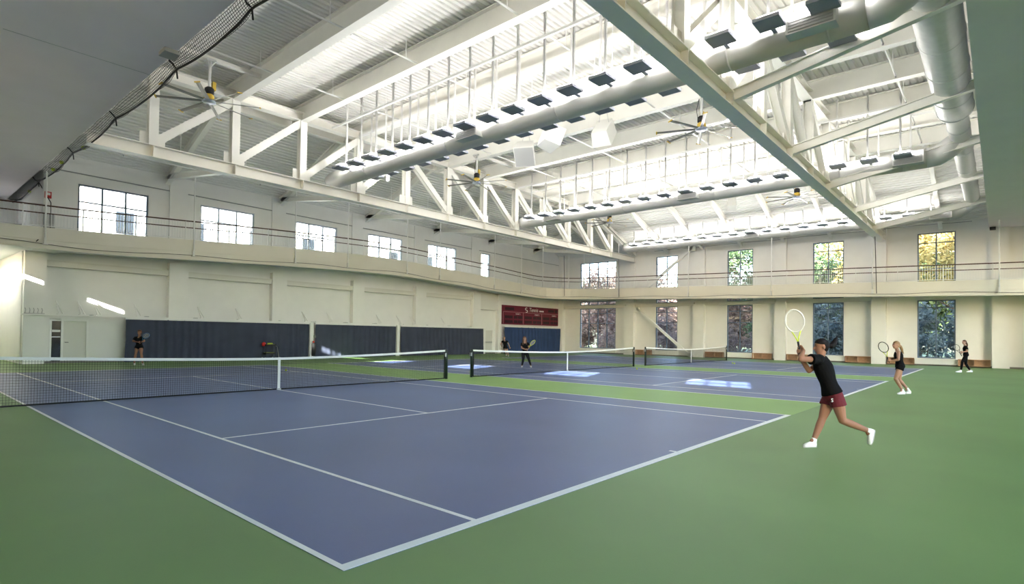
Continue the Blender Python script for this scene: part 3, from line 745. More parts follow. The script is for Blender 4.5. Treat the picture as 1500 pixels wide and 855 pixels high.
# ------------------------------------------------------------------ curtains
def curtain(x0, x1, z1, material, label, amp=.06, fold=.42, seed=1):
    rnd = random.Random(seed); t = thing('court_curtain', ((x0+x1)/2, YW-.5, 0), label, 'curtain')
    m = MB(); n = int((x1-x0)/.05); ph = [rnd.uniform(0, 6.28) for _ in range(5)]; rows = (.005, .5, 1.1, 1.7, z1)
    vs = []
    for j, z in enumerate(rows):
        for k in range(n+1):
            x = x0+(x1-x0)*k/n; a = amp*(.55+.45*math.sin(x*.9+ph[0]))*(1-.35*z/z1)
            y = YW-.50+a*math.sin(x*2*math.pi/fold+ph[1]+.8*math.sin(x*1.3+ph[2])+.25*z)+.02*math.sin(x*7+ph[3]+z)
            vs.append((x+.02*math.sin(z*2+ph[4]), y, z))
    fs = []; k1 = n+1
    for j in range(len(rows)-1):
        for k in range(n): fs.append((j*k1+k, j*k1+k+1, (j+1)*k1+k+1, (j+1)*k1+k))
    m.add(vs, fs).build('cloth', material, t, True)
    MB().box(x0-.02, x1+.02, YW-.55, YW-.47, z1-.02, z1+.06).build('heading', 'tape', t)
    return t
curtain(6.4, 16.55, 2.2, 'curtain_navy', 'long navy backdrop curtain on the end wall behind the ball cart', seed=2)
curtain(17.0, 23.5, 2.2, 'curtain_navy', 'navy backdrop curtain hung between two white posts with sun patches', seed=3)
curtain(24.0, 32.9, 2.2, 'curtain_navy', 'navy backdrop curtain on the end wall ending beside the push-bar door', seed=4)
curtain(35.65, 44.25, 2.4, 'curtain_blue', 'blue pleated backdrop curtain below the maroon scoreboard', amp=.09, fold=.5, seed=5)
for x in (16.75, 23.75, 33.02):
    trim(MB().box(x-.12, x+.12, YW-.52, YW, 0, 2.3), 'white')
# rail over the curtains with hook brackets
t = thing('curtain_rail', (20, YW-.2, 2.3), 'long white rail over the navy curtains on the end wall', 'rail')
MB().box(2.3, 33.1, YW-.54, YW-.40, 2.27, 2.33).build('rail_bar', 'white', t)
for x in [2.6+2.4*k for k in range(13)]: MB().box(x-.04, x+.04, YW-.5, YW, 2.33, 2.36).build('rail_bracket', 'grille', t)
for k, x in enumerate((3.75, 4.6, 5.25, 7.0, 10.1, 12.2, 16.4, 18.2, 22.2, 24.0, 25.3, 28.5)):
    t = thing('wall_hook', (x, YW-.3, 2.36), 'white A-frame hook on the curtain rail, %s counted from the end pilaster' % ORD[k], 'hook', 'hooks on the curtain rail')
    MB().bar((x-.05, YW-.46, 2.34), (x-.12, YW-.05, 3.0), .035, .035).bar((x+.1, YW-.46, 2.34), (x-.12, YW-.05, 3.0), .035, .035).build('leg_frame', 'white', t)
    MB().box(x-.14, x+.14, YW-.52, YW-.42, 2.33, 2.37).build('foot', 'white', t)
t = thing('hook_rack', (2.75, YW-.4, 2.35), 'small rack of grey hooks on the end pilaster', 'rack')
for k in range(5): MB().tube([(2.45+.15*k, YW-.42, 2.35), (2.47+.15*k, YW-.46, 2.5), (2.44+.15*k, YW-.46, 2.6)], .012, 5).build('hook', 'grille', t)
MB().box(2.4, 3.15, YW-.46, YW-.38, 2.3, 2.36).build('rack_bar', 'grille', t)
tag(MB().box(17.0-.14, 17.0+.0, YW-.58, YW-.52, 1.3, 1.46).build('switch_box', 'grille', base=(16.9, YW-.33, 1.38)), 'small dark switch box on the post between two curtains', 'switch')
t = thing('hanging_jacket', (16.85, YW-.36, .1), 'black jacket with red collar hanging on the post between curtains', 'jacket')
MB().loft([((16.84, YW-.62, .12), (.13, 0, 0), (0, .06, 0)), ((16.86, YW-.62, .5), (.15, 0, 0), (0, .07, 0)), ((16.85, YW-.62, .9), (.14, 0, 0), (0, .06, 0)), ((16.84, YW-.61, 1.03), (.05, 0, 0), (0, .04, 0))], 12).build('cloth', 'black', t, True)
MB().loft([((16.83, YW-.62, 1.0), (.07, 0, 0), (0, .05, 0)), ((16.82, YW-.62, 1.1), (.05, 0, 0), (0, .04, 0))], 10).build('collar', 'red', t, True)

# ------------------------------------------------------------------ scoreboard
X0, X1, Z0, Z1, YB = 35.5, 44.2, 2.66, 4.4, YW-.22
sb = thing('scoreboard', ((X0+X1)/2, YW-.2, Z0), 'wide maroon electronic tennis scoreboard with dark score panels', 'scoreboard')
MB().box(X0, X1, YB, YW, Z0, Z1).build('cabinet', 'maroon', sb)
zd = 3.8; XC = (X0+.25, 38.6, 41.45, X1-.03)
for x in XC[:3]: MB().box(x-.025, x+.025, YB-.02, YB, Z0+.05, zd).build('divider', 'trim_pink', sb)
MB().box(X0+.25, X1-.03, YB-.02, YB, zd-.022, zd+.022).build('divider', 'trim_pink', sb)
def panel(x0, x1, z0, z1): MB().box(x0, x1, YB-.015, YB, z0, z1).build('score_panel', 'board_dark', sb)
for i in range(3):
    a, b = XC[i], XC[i+1]; w_ = b-a
    for z in (2.78, 3.2):
        panel(a+w_*.08, a+w_*.46, z, z+.27); panel(a+w_*.53, a+w_*.70, z, z+.27); panel(a+w_*.73, a+w_*.96, z, z+.27)
panel(X0+.5, X0+1.75, 3.95, 4.22); panel(X1-1.7, X1-.75, 3.98, 4.22); panel(X1-.6, X1-.2, 3.95, 4.25)
def text(s, x, z, size, y, parent, name='lettering', material='lettering', shear=0, depth_=.004):
    c = bpy.data.curves.new(name, 'FONT'); c.body = s; c.size = size; c.extrude = depth_; c.shear = shear; c.resolution_u = 3
    tmp = bpy.data.objects.new('tmp', c); COL.objects.link(tmp); dg = bpy.context.evaluated_depsgraph_get()
    me = bpy.data.meshes.new_from_object(tmp.evaluated_get(dg)); bpy.data.objects.remove(tmp)
    me.materials.append(MATS[material]); o = bpy.data.objects.new(name, me); COL.objects.link(o); o.parent = parent
    o.location = Vector((x, y, z))-origin(parent); o.rotation_euler = (math.pi/2, 0, 0); return o
text('Tennis', 39.45, 3.93, .52, YB-.03, sb, shear=.15); [MB().box(41.05+.18*k, 41.19+.18*k, YB-.035, YB-.02, 3.95, 4.09).build('small_mark', 'lettering', sb) for k in range(4)]
for i in range(3): text('COURT %d' % (i+1), XC[i]+(XC[i+1]-XC[i])*.6, 3.58, .17, YB-.03, sb)
m = MB(); pts = []
for k in range(25):
    u = k/24; a = math.radians(60+210*min(1, u*2)) if u < .5 else math.radians(90-210*(u-.5)*2)
    c = Vector((39.05, 0, 4.16)) if u < .5 else Vector((39.05, 0, 3.95)); pts.append((c.x+.17*math.cos(a), YB-.03, c.z+.105*math.sin(a)))
MB().tube(pts, .035, 6).build('emblem', 'lettering', sb, True)

# ------------------------------------------------------------------ wooden cubbies along the window wall
CUB = ((11.5, 10.05, 'between the third-court post and a pilaster'), (8.95, 7.4, 'behind the striking player'), (5.05, 3.5, 'beside the pilaster under the near truss'), (2.5, 1.0, 'behind the player in the black tank top'), (-1.3, -2.9, 'behind the player in leggings'), (21.8, 20.3, 'below the diagonal brace'), (15.3, 13.8, 'behind the third-court net'))
for a, b, wh in CUB:
    t = thing('wooden_cubby', (XW-.2, (a+b)/2, .06), 'low wooden cubby shelf on the window wall '+wh, 'shelf')
    z0, z1, xa, xb = .06, .5, XW-.36, XW-.05
    MB().box(xa, xb, b, a, z0, z0+.04).build('bottom_board', 'wood', t); MB().box(xa, xb, b, a, z1-.04, z1).build('top_board', 'wood', t)
    for y in (b+.02, (a+b)/2, a-.02): MB().box(xa, xb, y-.02, y+.02, z0+.04, z1-.04).build('upright', 'wood', t)
    MB().box(xb-.02, xb, b, a, z0+.04, z1-.04).build('back_board', 'wood', t)

# ------------------------------------------------------------------ ball cart and loose balls
ct = thing('ball_cart', (13.75, 29.6, 0), 'small black cart with two trays of tennis balls before the curtain', 'cart')
bx, by = 13.75, 29.6
for sx in (-.32, .32):
    for sy in (-.2, .2): MB().tube([(bx+sx, by+sy, .08), (bx+sx*.8, by+sy, .95)], .014, 6).build('leg', 'black', ct)
for z in (.3, .8):
    b = MB().box(bx-.3, bx+.3, by-.22, by+.22, z, z+.02).box(bx-.3, bx+.3, by-.23, by-.21, z, z+.1).box(bx-.3, bx+.3, by+.21, by+.23, z, z+.1).box(bx-.31, bx-.29, by-.22, by+.22, z, z+.1).box(bx+.29, bx+.31, by-.22, by+.22, z, z+.1).build('tray', 'black', ct)
for sx in (-.32, .32):
    for sy in (-.2, .2): MB().tube([(bx+sx-.02, by+sy, .06), (bx+sx+.02, by+sy, .06)], .06, 10).build('wheel', 'grille', ct)
MB().tube([(bx+.3, by, .85), (bx+.5, by, .75), (bx+.62, by, .1)], .012, 6).build('handle', 'metal', ct)
bm_ = MB().sphere((0, 0, 0), .045, 8, 6).mesh('tennis_ball'); bm_.materials.append(MATS['ball']); bm_.polygons.foreach_set('use_smooth', [True]*len(bm_.polygons))
def ball(p, label, group=None):
    o = bpy.data.objects.new('tennis_ball', bm_); COL.objects.link(o); o.location = p; tag(o, label, 'ball', group); return o
rnd = random.Random(3)
for z in (.365, .865):
    for i in range(6):
        for j in range(4): ball((bx-.24+.095*i+rnd.uniform(-.002, .002), by-.15+.1*j, z), 'yellow-green tennis ball lying in the %s tray of the ball cart' % ('lower' if z < .5 else 'upper'), 'tennis balls in the %s tray' % ('lower' if z < .5 else 'upper'))
for i in range(4): ball((bx-.1+.09*i, by-.05+.02*i, .945), 'yellow-green tennis ball heaped on top of the upper tray', 'balls heaped on the upper tray')
t = tag(MB().loft([((bx-.34, by, .8), (.1, 0, 0), (0, .1, 0)), ((bx-.34, by, .95), (.13, 0, 0), (0, .12, 0)), ((bx-.33, by, 1.03), (.05, 0, 0), (0, .05, 0))], 10).build('ball_bag', 'red', None, True, base=(bx-.34, by, .8)), 'small red bag hanging on the ball cart', 'bag')
for p, lab in (((14.37, 29.04, .045), 'tennis ball on the green floor right beside the cart wheel'), ((13.02, 29.7, .045), 'tennis ball on the green floor at the curtain foot, one of a pair'), ((13.06, 29.28, .045), 'tennis ball on the green floor in front of its pair at the curtain'), ((11.5, 29.5, .045), 'lone tennis ball on the green floor by the long navy curtain'),
               ((23.55, 10.37, .045), 'tennis ball lying on the middle court near its net post'), ((34.99, 9.64, .045), 'tennis ball on the third court, farther of two lying close'), ((34.62, 9.38, .045), 'tennis ball on the third court, nearer of two lying close'), ((9.38, 19.02, .045), 'tennis ball lying on the far half of the first court'), ((27.4, 11.9, .045), 'tennis ball on the green strip against a net post')):
    ball(p, lab)
# ------------------------------------------------------------------ people
def skin(n, c): mat(n, c, .55, sub=.08, spec=.3)
skin('skin_a', (.29, .14, .088)); skin('skin_b', (.40, .22, .15)); skin('skin_c', (.52, .32, .24))
mat('hair_black', (.008, .006, .006), .65, spec=.15); mat('hair_blond', (.30, .18, .085), .5); mat('hair_brown', (.09, .038, .018), .5)
mat('cloth_black', (.007, .007, .008), .9, spec=.08, bump=.3, bscale=25); mat('cloth_maroon', (.11, .008, .016), .8, bump=.3, bscale=25)
mat('shoe_white', (.80, .80, .78), .6); mat('eye', (.03, .02, .015), .3); mat('lip', (.42, .14, .11), .5); mat('sole', (.5, .5, .5), .7)
mat('racket_yellow', (.62, .75, .05), .4); mat('racket_blue', (.04, .13, .30), .4); mat('string', (.75, .75, .72), .5)
def remesh(mb, vox, smooth_it=4):
    me = mb.mesh('tmp'); bm = bmesh.new(); bm.from_mesh(me); bmesh.ops.recalc_face_normals(bm, faces=bm.faces); bm.to_mesh(me); bm.free()
    o = bpy.data.objects.new('tmp', me); COL.objects.link(o)
    r = o.modifiers.new('r', 'REMESH'); r.mode = 'VOXEL'; r.voxel_size = vox; r.use_smooth_shade = True
    s = o.modifiers.new('s', 'SMOOTH'); s.factor = .5; s.iterations = smooth_it
    dg = bpy.context.evaluated_depsgraph_get(); res = bpy.data.meshes.new_from_object(o.evaluated_get(dg)); bpy.data.objects.remove(o); return res
def put(name, me, material, parent):
    org = origin(parent); me.transform(Matrix.Translation(-org)); me.materials.clear(); me.materials.append(MATS[material])
    me.polygons.foreach_set('use_smooth', [True]*len(me.polygons))
    o = bpy.data.objects.new(name, me); COL.objects.link(o); o.parent = parent; return o
def cone(m, a, b, ra, rb, n=12):                # tapered capsule
    a = Vector(a); b = Vector(b); d = (b-a); L = d.length; d = d/L if L > 1e-6 else Vector((0, 0, 1)); pts = []; rs = []
    for k in range(4): t = math.pi/2*(k+.35)/4; pts.append(a-d*ra*math.cos(t)); rs.append(ra*math.sin(t))
    pts += [a, b]; rs += [ra, rb]
    for k in range(3, -1, -1): t = math.pi/2*(k+.35)/4; pts.append(b+d*rb*math.cos(t)); rs.append(rb*math.sin(t))
    m.tube([tuple(p) for p in pts], rs, n)
def limb(m, a, j, b, r, bulge=None):            # shoulder-elbow-wrist or hip-knee-ankle
    a, j, b = Vector(a), Vector(j), Vector(b); cone(m, a, a+(j-a)*.45, r[0], r[1]); cone(m, a+(j-a)*.45, j, r[1], r[2])
    cone(m, j, j+(b-j)*.32, r[2], r[3]); cone(m, j+(b-j)*.32, b, r[3], r[4])
def frame3(f, up=Vector((0, 0, 1))):
    f = f.normalized(); s = f.cross(up).normalized(); return f, s, s.cross(f)        # forward, right hand side, up
def hand(m, wrist, d, palm_n, grip, vox):
    d = d.normalized(); pn = palm_n.normalized(); sd = d.cross(pn).normalized(); pn = sd.cross(d)
    w_ = Vector(wrist); c = w_+d*.05
    m.loft([(w_, sd*.026, pn*.02), (w_+d*.03, sd*.036, pn*.017), (w_+d*.075, sd*.042, pn*.016), (w_+d*.09, sd*.038, pn*.013)], 10)
    fr = max(.0085, vox*.95)
    for k, (o, L) in enumerate(((-.032, .062), (-.011, .072), (.011, .068), (.031, .052))):
        p = w_+d*.085+sd*o; a = d; pts = [p]
        for seg, bend in ((L*.45, grip), (L*.32, grip*1.1), (L*.27, grip*.8)):
            a = (Matrix.Rotation(bend, 3, sd) @ a) if True else a; p = p+a*seg; pts.append(p)
        for i in range(3): cone(m, pts[i], pts[i+1], fr*(1-.08*i), fr*(1-.08*(i+1)), 8)
    p = w_+d*.03-sd*.03; a = (d*.6-sd*.75+pn*-.1).normalized(); q = p+a*.04; a2 = (a+d*.4+pn*(-.6 if grip > 0 else .2)).normalized()
    cone(m, p, q, .013, .011, 8); cone(m, q, q+a2*.035, .0105, .009, 8)
def build_person(name, label, J, look, tp):
    """J: joints in metres; look: horizontal facing of the face; tp: options"""
    vox = tp.get('vox', .011); base = J['base']; t = thing('person', base, label, 'person')
    s = tp.get('s', 1.0); F, Rr, Uu = frame3(look, tp.get('headup', Vector((0, 0, 1))))
    hipc = (J['hipL']+J['hipR'])/2; shc = (J['shL']+J['shR'])/2
    bs = (J['hipR']-J['hipL']); bs = bs.normalized(); ss = (J['shR']-J['shL']).normalized()
    up = (shc-hipc).normalized()
    def torso(m, g, lo=-.12, hi=1.0, hipw=.165, waist=.118, chest=.142, shw=.15):
        secs = []
        prof = ((-.14, hipw*.72, .082), (-.04, hipw, .115), (.08, hipw*.98, .116), (.30, waist*1.04, .092), (.42, waist*1.02, .088), (.62, chest, .105), (.80, chest*1.04, .110), (.95, shw, .088), (1.04, shw*.72, .066), (1.12, .06, .05))
        L = (shc-hipc).length
        for f, a, b in prof:
            if f < lo or f > hi+.2: continue
            ax = (bs*(1-max(0, min(1, f)))+ss*max(0, min(1, f))).normalized(); fw_ = up.cross(ax).normalized()
            secs.append((hipc+up*(L*f), ax*(a*s+g), fw_*(b*s+g)))
        m.loft(secs, 18)
    hc = J['head']; nb = shc+up*.045*s
    body = MB(); torso(body, 0)
    cone(body, nb-up*.03, hc-Uu*.07*s-F*.015, .056*s, .05*s)
    # head: skull, face, jaw, nose, ears
    def E(m, c, r, a): m.loft([(c+Uu*(r[2]*math.cos(th)), F*max(r[0]*math.sin(th), .0015), Rr*max(r[1]*math.sin(th), .0015)) for th in [math.pi*(k+.15)/10.3 for k in range(11)]][::-1], a)
    E(body, hc+Uu*.025*s-F*.012*s, (.098*s, .076*s, .098*s), 18)
    E(body, hc-Uu*.03*s+F*.028*s, (.062*s, .060*s, .085*s), 16)
    E(body, hc-Uu*.082*s+F*.05*s, (.032*s, .034*s, .03*s), 12)
    cone(body, hc+F*.088*s+Uu*.012*s, hc+F*.108*s-Uu*.022*s, .010*s, .0155*s, 8)
    for k in (-1, 1): E(body, hc+Rr*(.078*s*k)-F*.012*s-Uu*.012*s, (.02*s, .009*s, .032*s), 10)
    ar = tp.get('arm', (.050, .046, .037, .039, .025)); lr = tp.get('leg', (.088, .080, .055, .056, .036))
    ar = [x*s for x in ar]; lr = [x*s for x in lr]
    for q in 'LR':
        cone(body, shc+(J['sh'+q]-shc)*.5, J['sh'+q], .062*s, .056*s); limb(body, J['sh'+q], J['el'+q], J['wr'+q], ar)
        cone(body, hipc+(J['hip'+q]-hipc)*.6, J['hip'+q], .1*s, .09*s); limb(body, J['hip'+q], J['kn'+q], J['an'+q], lr)
        cone(body, J['an'+q], J['an'+q]+(J['toe'+q]-J['an'+q]).normalized()*.05, .034*s, .03*s)
        hd = J.get('hd'+q, (J['wr'+q]-J['el'+q])); hand(body, J['wr'+q], hd, tp.get('pn'+q, F), tp.get('grip'+q, .5), vox)
    put('body', remesh(body, vox, 3), tp['skin'], t)
    for k in (-1, 1):
        m = MB(); c = hc+F*.083*s+Rr*(.030*s*k)+Uu*.014*s; E(m, c, (.008*s, .014*s, .007*s), 8); m.build('eye', 'eye', t, True)
        m = MB(); c = hc+F*.086*s+Rr*(.031*s*k)+Uu*.036*s; E(m, c, (.006*s, .02*s, .004*s), 8); m.build('eyebrow', tp['hair'], t, True)
    m = MB(); E(m, hc+F*.088*s-Uu*.052*s, (.008*s, .022*s, .008*s), 8); m.build('mouth', 'lip', t, True)
    # hair
    h = MB(); E(h, hc+Uu*.060*s-F*.014*s, (.092*s, .081*s, .068*s), 18); E(h, hc-F*.05*s+Uu*.022*s, (.070*s, .081*s, .086*s), 16); E(h, hc-F*.05*s-Uu*.03*s, (.05*s, .066*s, .06*s), 14)
    tail = tp.get('tail')
    if tail:
        pts = [hc-F*.1*s+Uu*.015*s]+[hc+F*a*s+Uu*b*s+Rr*c*s for a, b, c in tail]
        rr = tp.get('tailr', [.03, .042, .04, .03, .012])
        for i in range(len(pts)-1): cone(h, pts[i], pts[i+1], rr[min(i, len(rr)-1)]*s, rr[min(i+1, len(rr)-1)]*s)
    if tp.get('long'):
        for k in (-1, 1):
            cone(h, hc+Rr*.07*k*s+Uu*.03*s-F*.02*s, hc+Rr*.085*k*s-Uu*.12*s, .035*s, .035*s); cone(h, hc+Rr*.085*k*s-Uu*.12*s, hc+Rr*.09*k*s-Uu*.30*s+F*.05*s, .035*s, .02*s)
    put('hair', remesh(h, vox*.9, 2), tp['hair'], t)
    if tail and tp.get('band'): MB().sphere(tuple(hc-F*.105*s+Uu*.015*s), .03*s, 10, 6).build('hair_band', tp['band'], t, True)
    # shirt
    sh = MB(); g = tp.get('g', .014)*s; torso(sh, g, lo=tp.get('hem', -.02), hi=.88)
    if tp.get('sleeve', .5) > 0:
        for q in 'LR':
            e = J['sh'+q]+(J['el'+q]-J['sh'+q])*tp.get('sleeve', .5)
            cone(sh, shc+(J['sh'+q]-shc)*.5, J['sh'+q], .066*s+g*.6, .062*s+g*.6)
            d = (e-J['sh'+q]).normalized(); x = d.orthogonal().normalized(); y = d.cross(x)
            sh.loft([(J['sh'+q], x*(.058*s+g*.5), y*(.058*s+g*.5)), (J['sh'+q]+(e-J['sh'+q])*.6, x*(.060*s+g*.7), y*(.060*s+g*.7)), (e, x*(.062*s+g*.8), y*(.062*s+g*.8))], 14)
    else:
        for q in 'LR':
            p = shc+(J['sh'+q]-shc)*.55; cone(sh, p-up*.08, p+up*.035, .045*s, .022*s)
    put(tp.get('topname', 'shirt'), remesh(sh, vox, 3), tp['top'], t)
    # shorts or leggings
    st = MB(); torso(st, .013*s, lo=-.2, hi=.02)
    for q in 'LR':
        a, k, n = J['hip'+q], J['kn'+q], J['an'+q]
        if tp.get('legging'):
            limb(st, a, k, n, [x+.008 for x in lr]); cone(st, hipc+(a-hipc)*.6, a, .108*s, .1*s)
        else:
            e = a+(k-a)*tp.get('short', .34); d = (e-a).normalized(); x = d.orthogonal().normalized(); y = d.cross(x)
            st.loft([(a-d*.03, x*.098*s, y*.098*s), (a+(e-a)*.5, x*.108*s, y*.108*s), (e, x*(.112*s), y*(.112*s))], 16); cone(st, hipc+(a-hipc)*.5, a, .11*s, .104*s)
    put('leggings' if tp.get('legging') else 'shorts', remesh(st, vox, 3), tp['bottom'], t)
    # shoes
    for q in 'LR':
        an, toe, heel = J['an'+q], J['toe'+q], J['heel'+q]; d = (toe-heel).normalized(); upv = (an-heel); upv = (upv-d*upv.dot(d)).normalized(); x = d.cross(upv).normalized(); L = (toe-heel).length
        m = MB(); m.loft([(heel+upv*.045, x*.022, upv*.035), (heel+d*L*.10+upv*.052, x*.036, upv*.052), (heel+d*L*.3+upv*.052, x*.036, upv*.052), (heel+d*L*.55+upv*.042, x*.042, upv*.042), (heel+d*L*.8+upv*.033, x*.045, upv*.033), (heel+d*L*.96+upv*.026, x*.032, upv*.022), (heel+d*L+upv*.022, x*.012, upv*.01)], 14)
        cone(m, an, heel+d*L*.22+upv*.06, .041, .045)
        so_ = put('shoe', remesh(m, .009, 3), 'shoe_white', t)
        z = MB(); z.loft([(heel+d*(L*f)+upv*.008, x*w2, upv*.010) for f, w2 in ((0, .02), (.08, .034), (.4, .036), (.7, .044), (.92, .034), (1.0, .014))], 10); z.build('sole', 'sole', so_, True)
    return t, hc, F, Rr, Uu
def racket(grip_pt, d, face_n, frame_m, label, throat_m=None, L=.685):
    d = Vector(d).normalized(); n = Vector(face_n); n = (n-d*n.dot(d)).normalized(); sd = d.cross(n).normalized(); g = Vector(grip_pt)
    t = thing('tennis_racket', g, label, 'racket'); b0 = g-d*.1
    MB().tube([b0, b0+d*.005, b0+d*.2], [.017, .017, .0155], 8).build('handle', 'black', t, True)
    c = b0+d*.515; pts = [c+d*(.17*math.cos(a))+sd*(.128*math.sin(a)) for a in [2*math.pi*k/32 for k in range(33)]]
    MB().tube(pts, .0105, 8, False).build('frame', frame_m, t, True)
    for k in (-1, 1): MB().tube([b0+d*.19, b0+d*.26+sd*(.02*k), c-d*.145+sd*(.065*k)], .009, 6).build('throat', throat_m or frame_m, t, True)
    s = MB()
    for k in range(-7, 8):
        o = k*.0165; hl = .168*math.sqrt(max(0, 1-(o/.128)**2)); s.bar(c+sd*o-d*hl, c+sd*o+d*hl, .0016, .0016)
    for k in range(-9, 10):
        o = k*.0175; hl = .126*math.sqrt(max(0, 1-(o/.17)**2)); s.bar(c+d*o-sd*hl, c+d*o+sd*hl, .0016, .0016)
    tag(s.build('strings', 'string', t), kind='stuff'); return t
RH = Vector((RT.x, RT.y, 0)).normalized(); FH = Vector((FW.x, FW.y, 0)).normalized(); ZZ = Vector((0, 0, 1))
def joints(d0, foot, px):                        # px: name -> (u, v, depth offset)
    J = {k: at(u, v, d0+o) for k, (u, v, o) in px.items()}; b = on_floor(*foot); J['base'] = Vector((b.x, b.y, 0)); return J
def lift(J, zmin=0.0):                           # keep the soles on the floor
    for q in 'LR':
        for k in ('toe', 'heel'):
            if J[k+q].z < zmin: J[k+q] = Vector((J[k+q].x, J[k+q].y, zmin))

# 1. the striking player
d0 = depth(on_floor(1187, 655))
J = joints(d0, (1187, 654), dict(head=(1202.5, 507.5, .0), shL=(1198.5, 526, -.13), shR=(1205.5, 527, .15), elL=(1172.5, 526, -.24), wrL=(1170.5, 513.5, -.02), elR=(1185, 543, .08), wrR=(1172.5, 520, .06),
     hipL=(1225, 581, -.09), hipR=(1216, 581, .09), knL=(1234, 615.5, -.13), anL=(1270.5, 630, -.10), toeL=(1275.5, 652, -.12), heelL=(1281.5, 629.5, -.09),
     knR=(1204.5, 613, .06), anR=(1192.5, 643, .02), toeR=(1177, 654, -.02), heelR=(1195.5, 655.5, .02)))
for k in ('toeR', 'heelR'): J[k].z = 0
def hold(J, q, G, hd, pn):                       # put the palm of hand q against a handle at G
    hd = hd.normalized(); J['wr'+q] = G-hd*.075-pn.normalized()*.03; J['hd'+q] = hd
hold(J, 'L', at(1170.6, 508.5, d0+.01), FH*.75+ZZ*.6-RH*.1, -RH); hold(J, 'R', at(1171.6, 515.5, d0+.01), -FH*.55+ZZ*.5-RH*.5, RH)
P1 = build_person('p1', 'person in black T-shirt and maroon shorts swinging a racket two-handed', J, (-RH+FH*.12-ZZ*.14),
    dict(vox=.0085, skin='skin_a', hair='hair_black', top='cloth_black', bottom='cloth_maroon', sleeve=.42, hem=.05, short=.40, tail=[(-.15, -.005, 0), (-.2, .02, .02), (-.235, .075, .03), (-.26, .11, .03)], tailr=[.026, .044, .042, .03, .014], band='hair_black',
         gripL=1.05, gripR=1.05, pnL=-RH, pnR=RH, g=.026, leg=(.094, .086, .056, .058, .037)))
E_ = at(1213.5, 592.3-8, d0-.24)
o = text('S', 0, 0, .075, 0, P1[0], 'emblem', 'lettering'); o.location = at(1217.2, 588.5, d0-.235)-origin(P1[0]); o.rotation_euler = (math.pi/2, 0, -YAW)
racket(at(1170.5, 509.5, d0+.01), at(1164.5, 474, d0+.02)-at(1170.5, 509.5, d0+.01), FH*.9+RH*.4, 'tape', 'pale racket held up by the player in maroon shorts', 'racket_yellow')

# 2. player in the black tank top
d0 = depth(on_floor(1322, 577))
J = joints(d0, (1322, 577), dict(head=(1312.5, 505.2, 0), shL=(1316, 515.5, -.15), shR=(1314.5, 515.5, .16), elL=(1316, 526.5, -.20), wrL=(1304.5, 527.5, -.1), elR=(1311, 526.5, .2), wrR=(1303.5, 525.5, .03),
     hipL=(1319.3, 537, -.09), hipR=(1318, 537, .09), knL=(1312, 554.6, -.09), anL=(1321.5, 570.5, -.08), toeL=(1314.5, 577, -.1), heelL=(1325.5, 577, -.06),
     knR=(1317, 555.5, .12), anR=(1328.5, 568.5, .14), toeR=(1326, 573.5, .14), heelR=(1334, 573, .16)))
for k in ('toeL', 'heelL', 'toeR', 'heelR'): J[k].z = 0.0
hold(J, 'L', at(1300.6, 527.5, d0), -RH*.8+FH*.5+ZZ*.2, -RH*.3+FH*.8); hold(J, 'R', at(1301.4, 524.5, d0), -RH*.8-FH*.4+ZZ*.2, -FH)
build_person('p2', 'person in black tank top and shorts waiting with racket raised, blond ponytail', J, -RH+ZZ*.02,
    dict(skin='skin_b', hair='hair_blond', top='cloth_black', topname='tank_top', bottom='cloth_black', sleeve=0, hem=-.05, short=.26, tail=[(-.14, -.04, 0), (-.18, -.12, 0), (-.20, -.2, 0), (-.24, -.25, 0)], band='shoe_white', gripL=1.0, gripR=1.0, pnL=-RH*.3+FH*.8, pnR=-FH))
racket(at(1301, 526.5, d0), at(1295, 511, d0-.02)-at(1301, 526.5, d0), FH*.6+RH*.8, 'black', 'black and yellow racket of the player in the tank top', 'racket_yellow')

# 3. player in leggings by the windows
d0 = depth(on_floor(1407, 545))
J = joints(d0, (1408, 545), dict(head=(1412.3, 501, 0), shL=(1414.6, 507.8, -.15), shR=(1413.4, 507.8, .15), elL=(1417, 514.2, -.18), wrL=(1410.6, 515.4, -.12), elR=(1412.5, 514.5, .2), wrR=(1409.6, 516.5, .05),
     hipL=(1415.5, 520, -.09), hipR=(1414.5, 520, .09), knL=(1409.6, 529.6, -.1), anL=(1407.8, 541.6, -.1), toeL=(1399.6, 545.2, -.14), heelL=(1408.6, 545.2, -.1),
     knR=(1414.6, 532.6, .1), anR=(1420.4, 541.4, .1), toeR=(1415.6, 545, .1), heelR=(1424.5, 544.6, .1)))
for k in ('toeL', 'heelL', 'toeR', 'heelR'): J[k].z = 0.0
J['hdL'] = -RH+ZZ*.1; J['hdR'] = -RH
build_person('p3', 'person in black T-shirt and black leggings stepping before the tall windows', J, -RH+ZZ*.05,
    dict(skin='skin_c', hair='hair_brown', top='cloth_black', bottom='cloth_black', legging=True, sleeve=.55, hem=.06, tail=[(-.14, -.05, 0), (-.17, -.14, 0), (-.17, -.24, 0), (-.16, -.33, 0)], band='shoe_white', gripL=.6, gripR=.7, pnL=FH, pnR=-FH))
racket(at(1407.5, 519, d0), at(1403.5, 512.6, d0+.05)-at(1407.5, 519, d0), ZZ*.7+FH*.6, 'black', 'dark racket carried by the player in leggings')

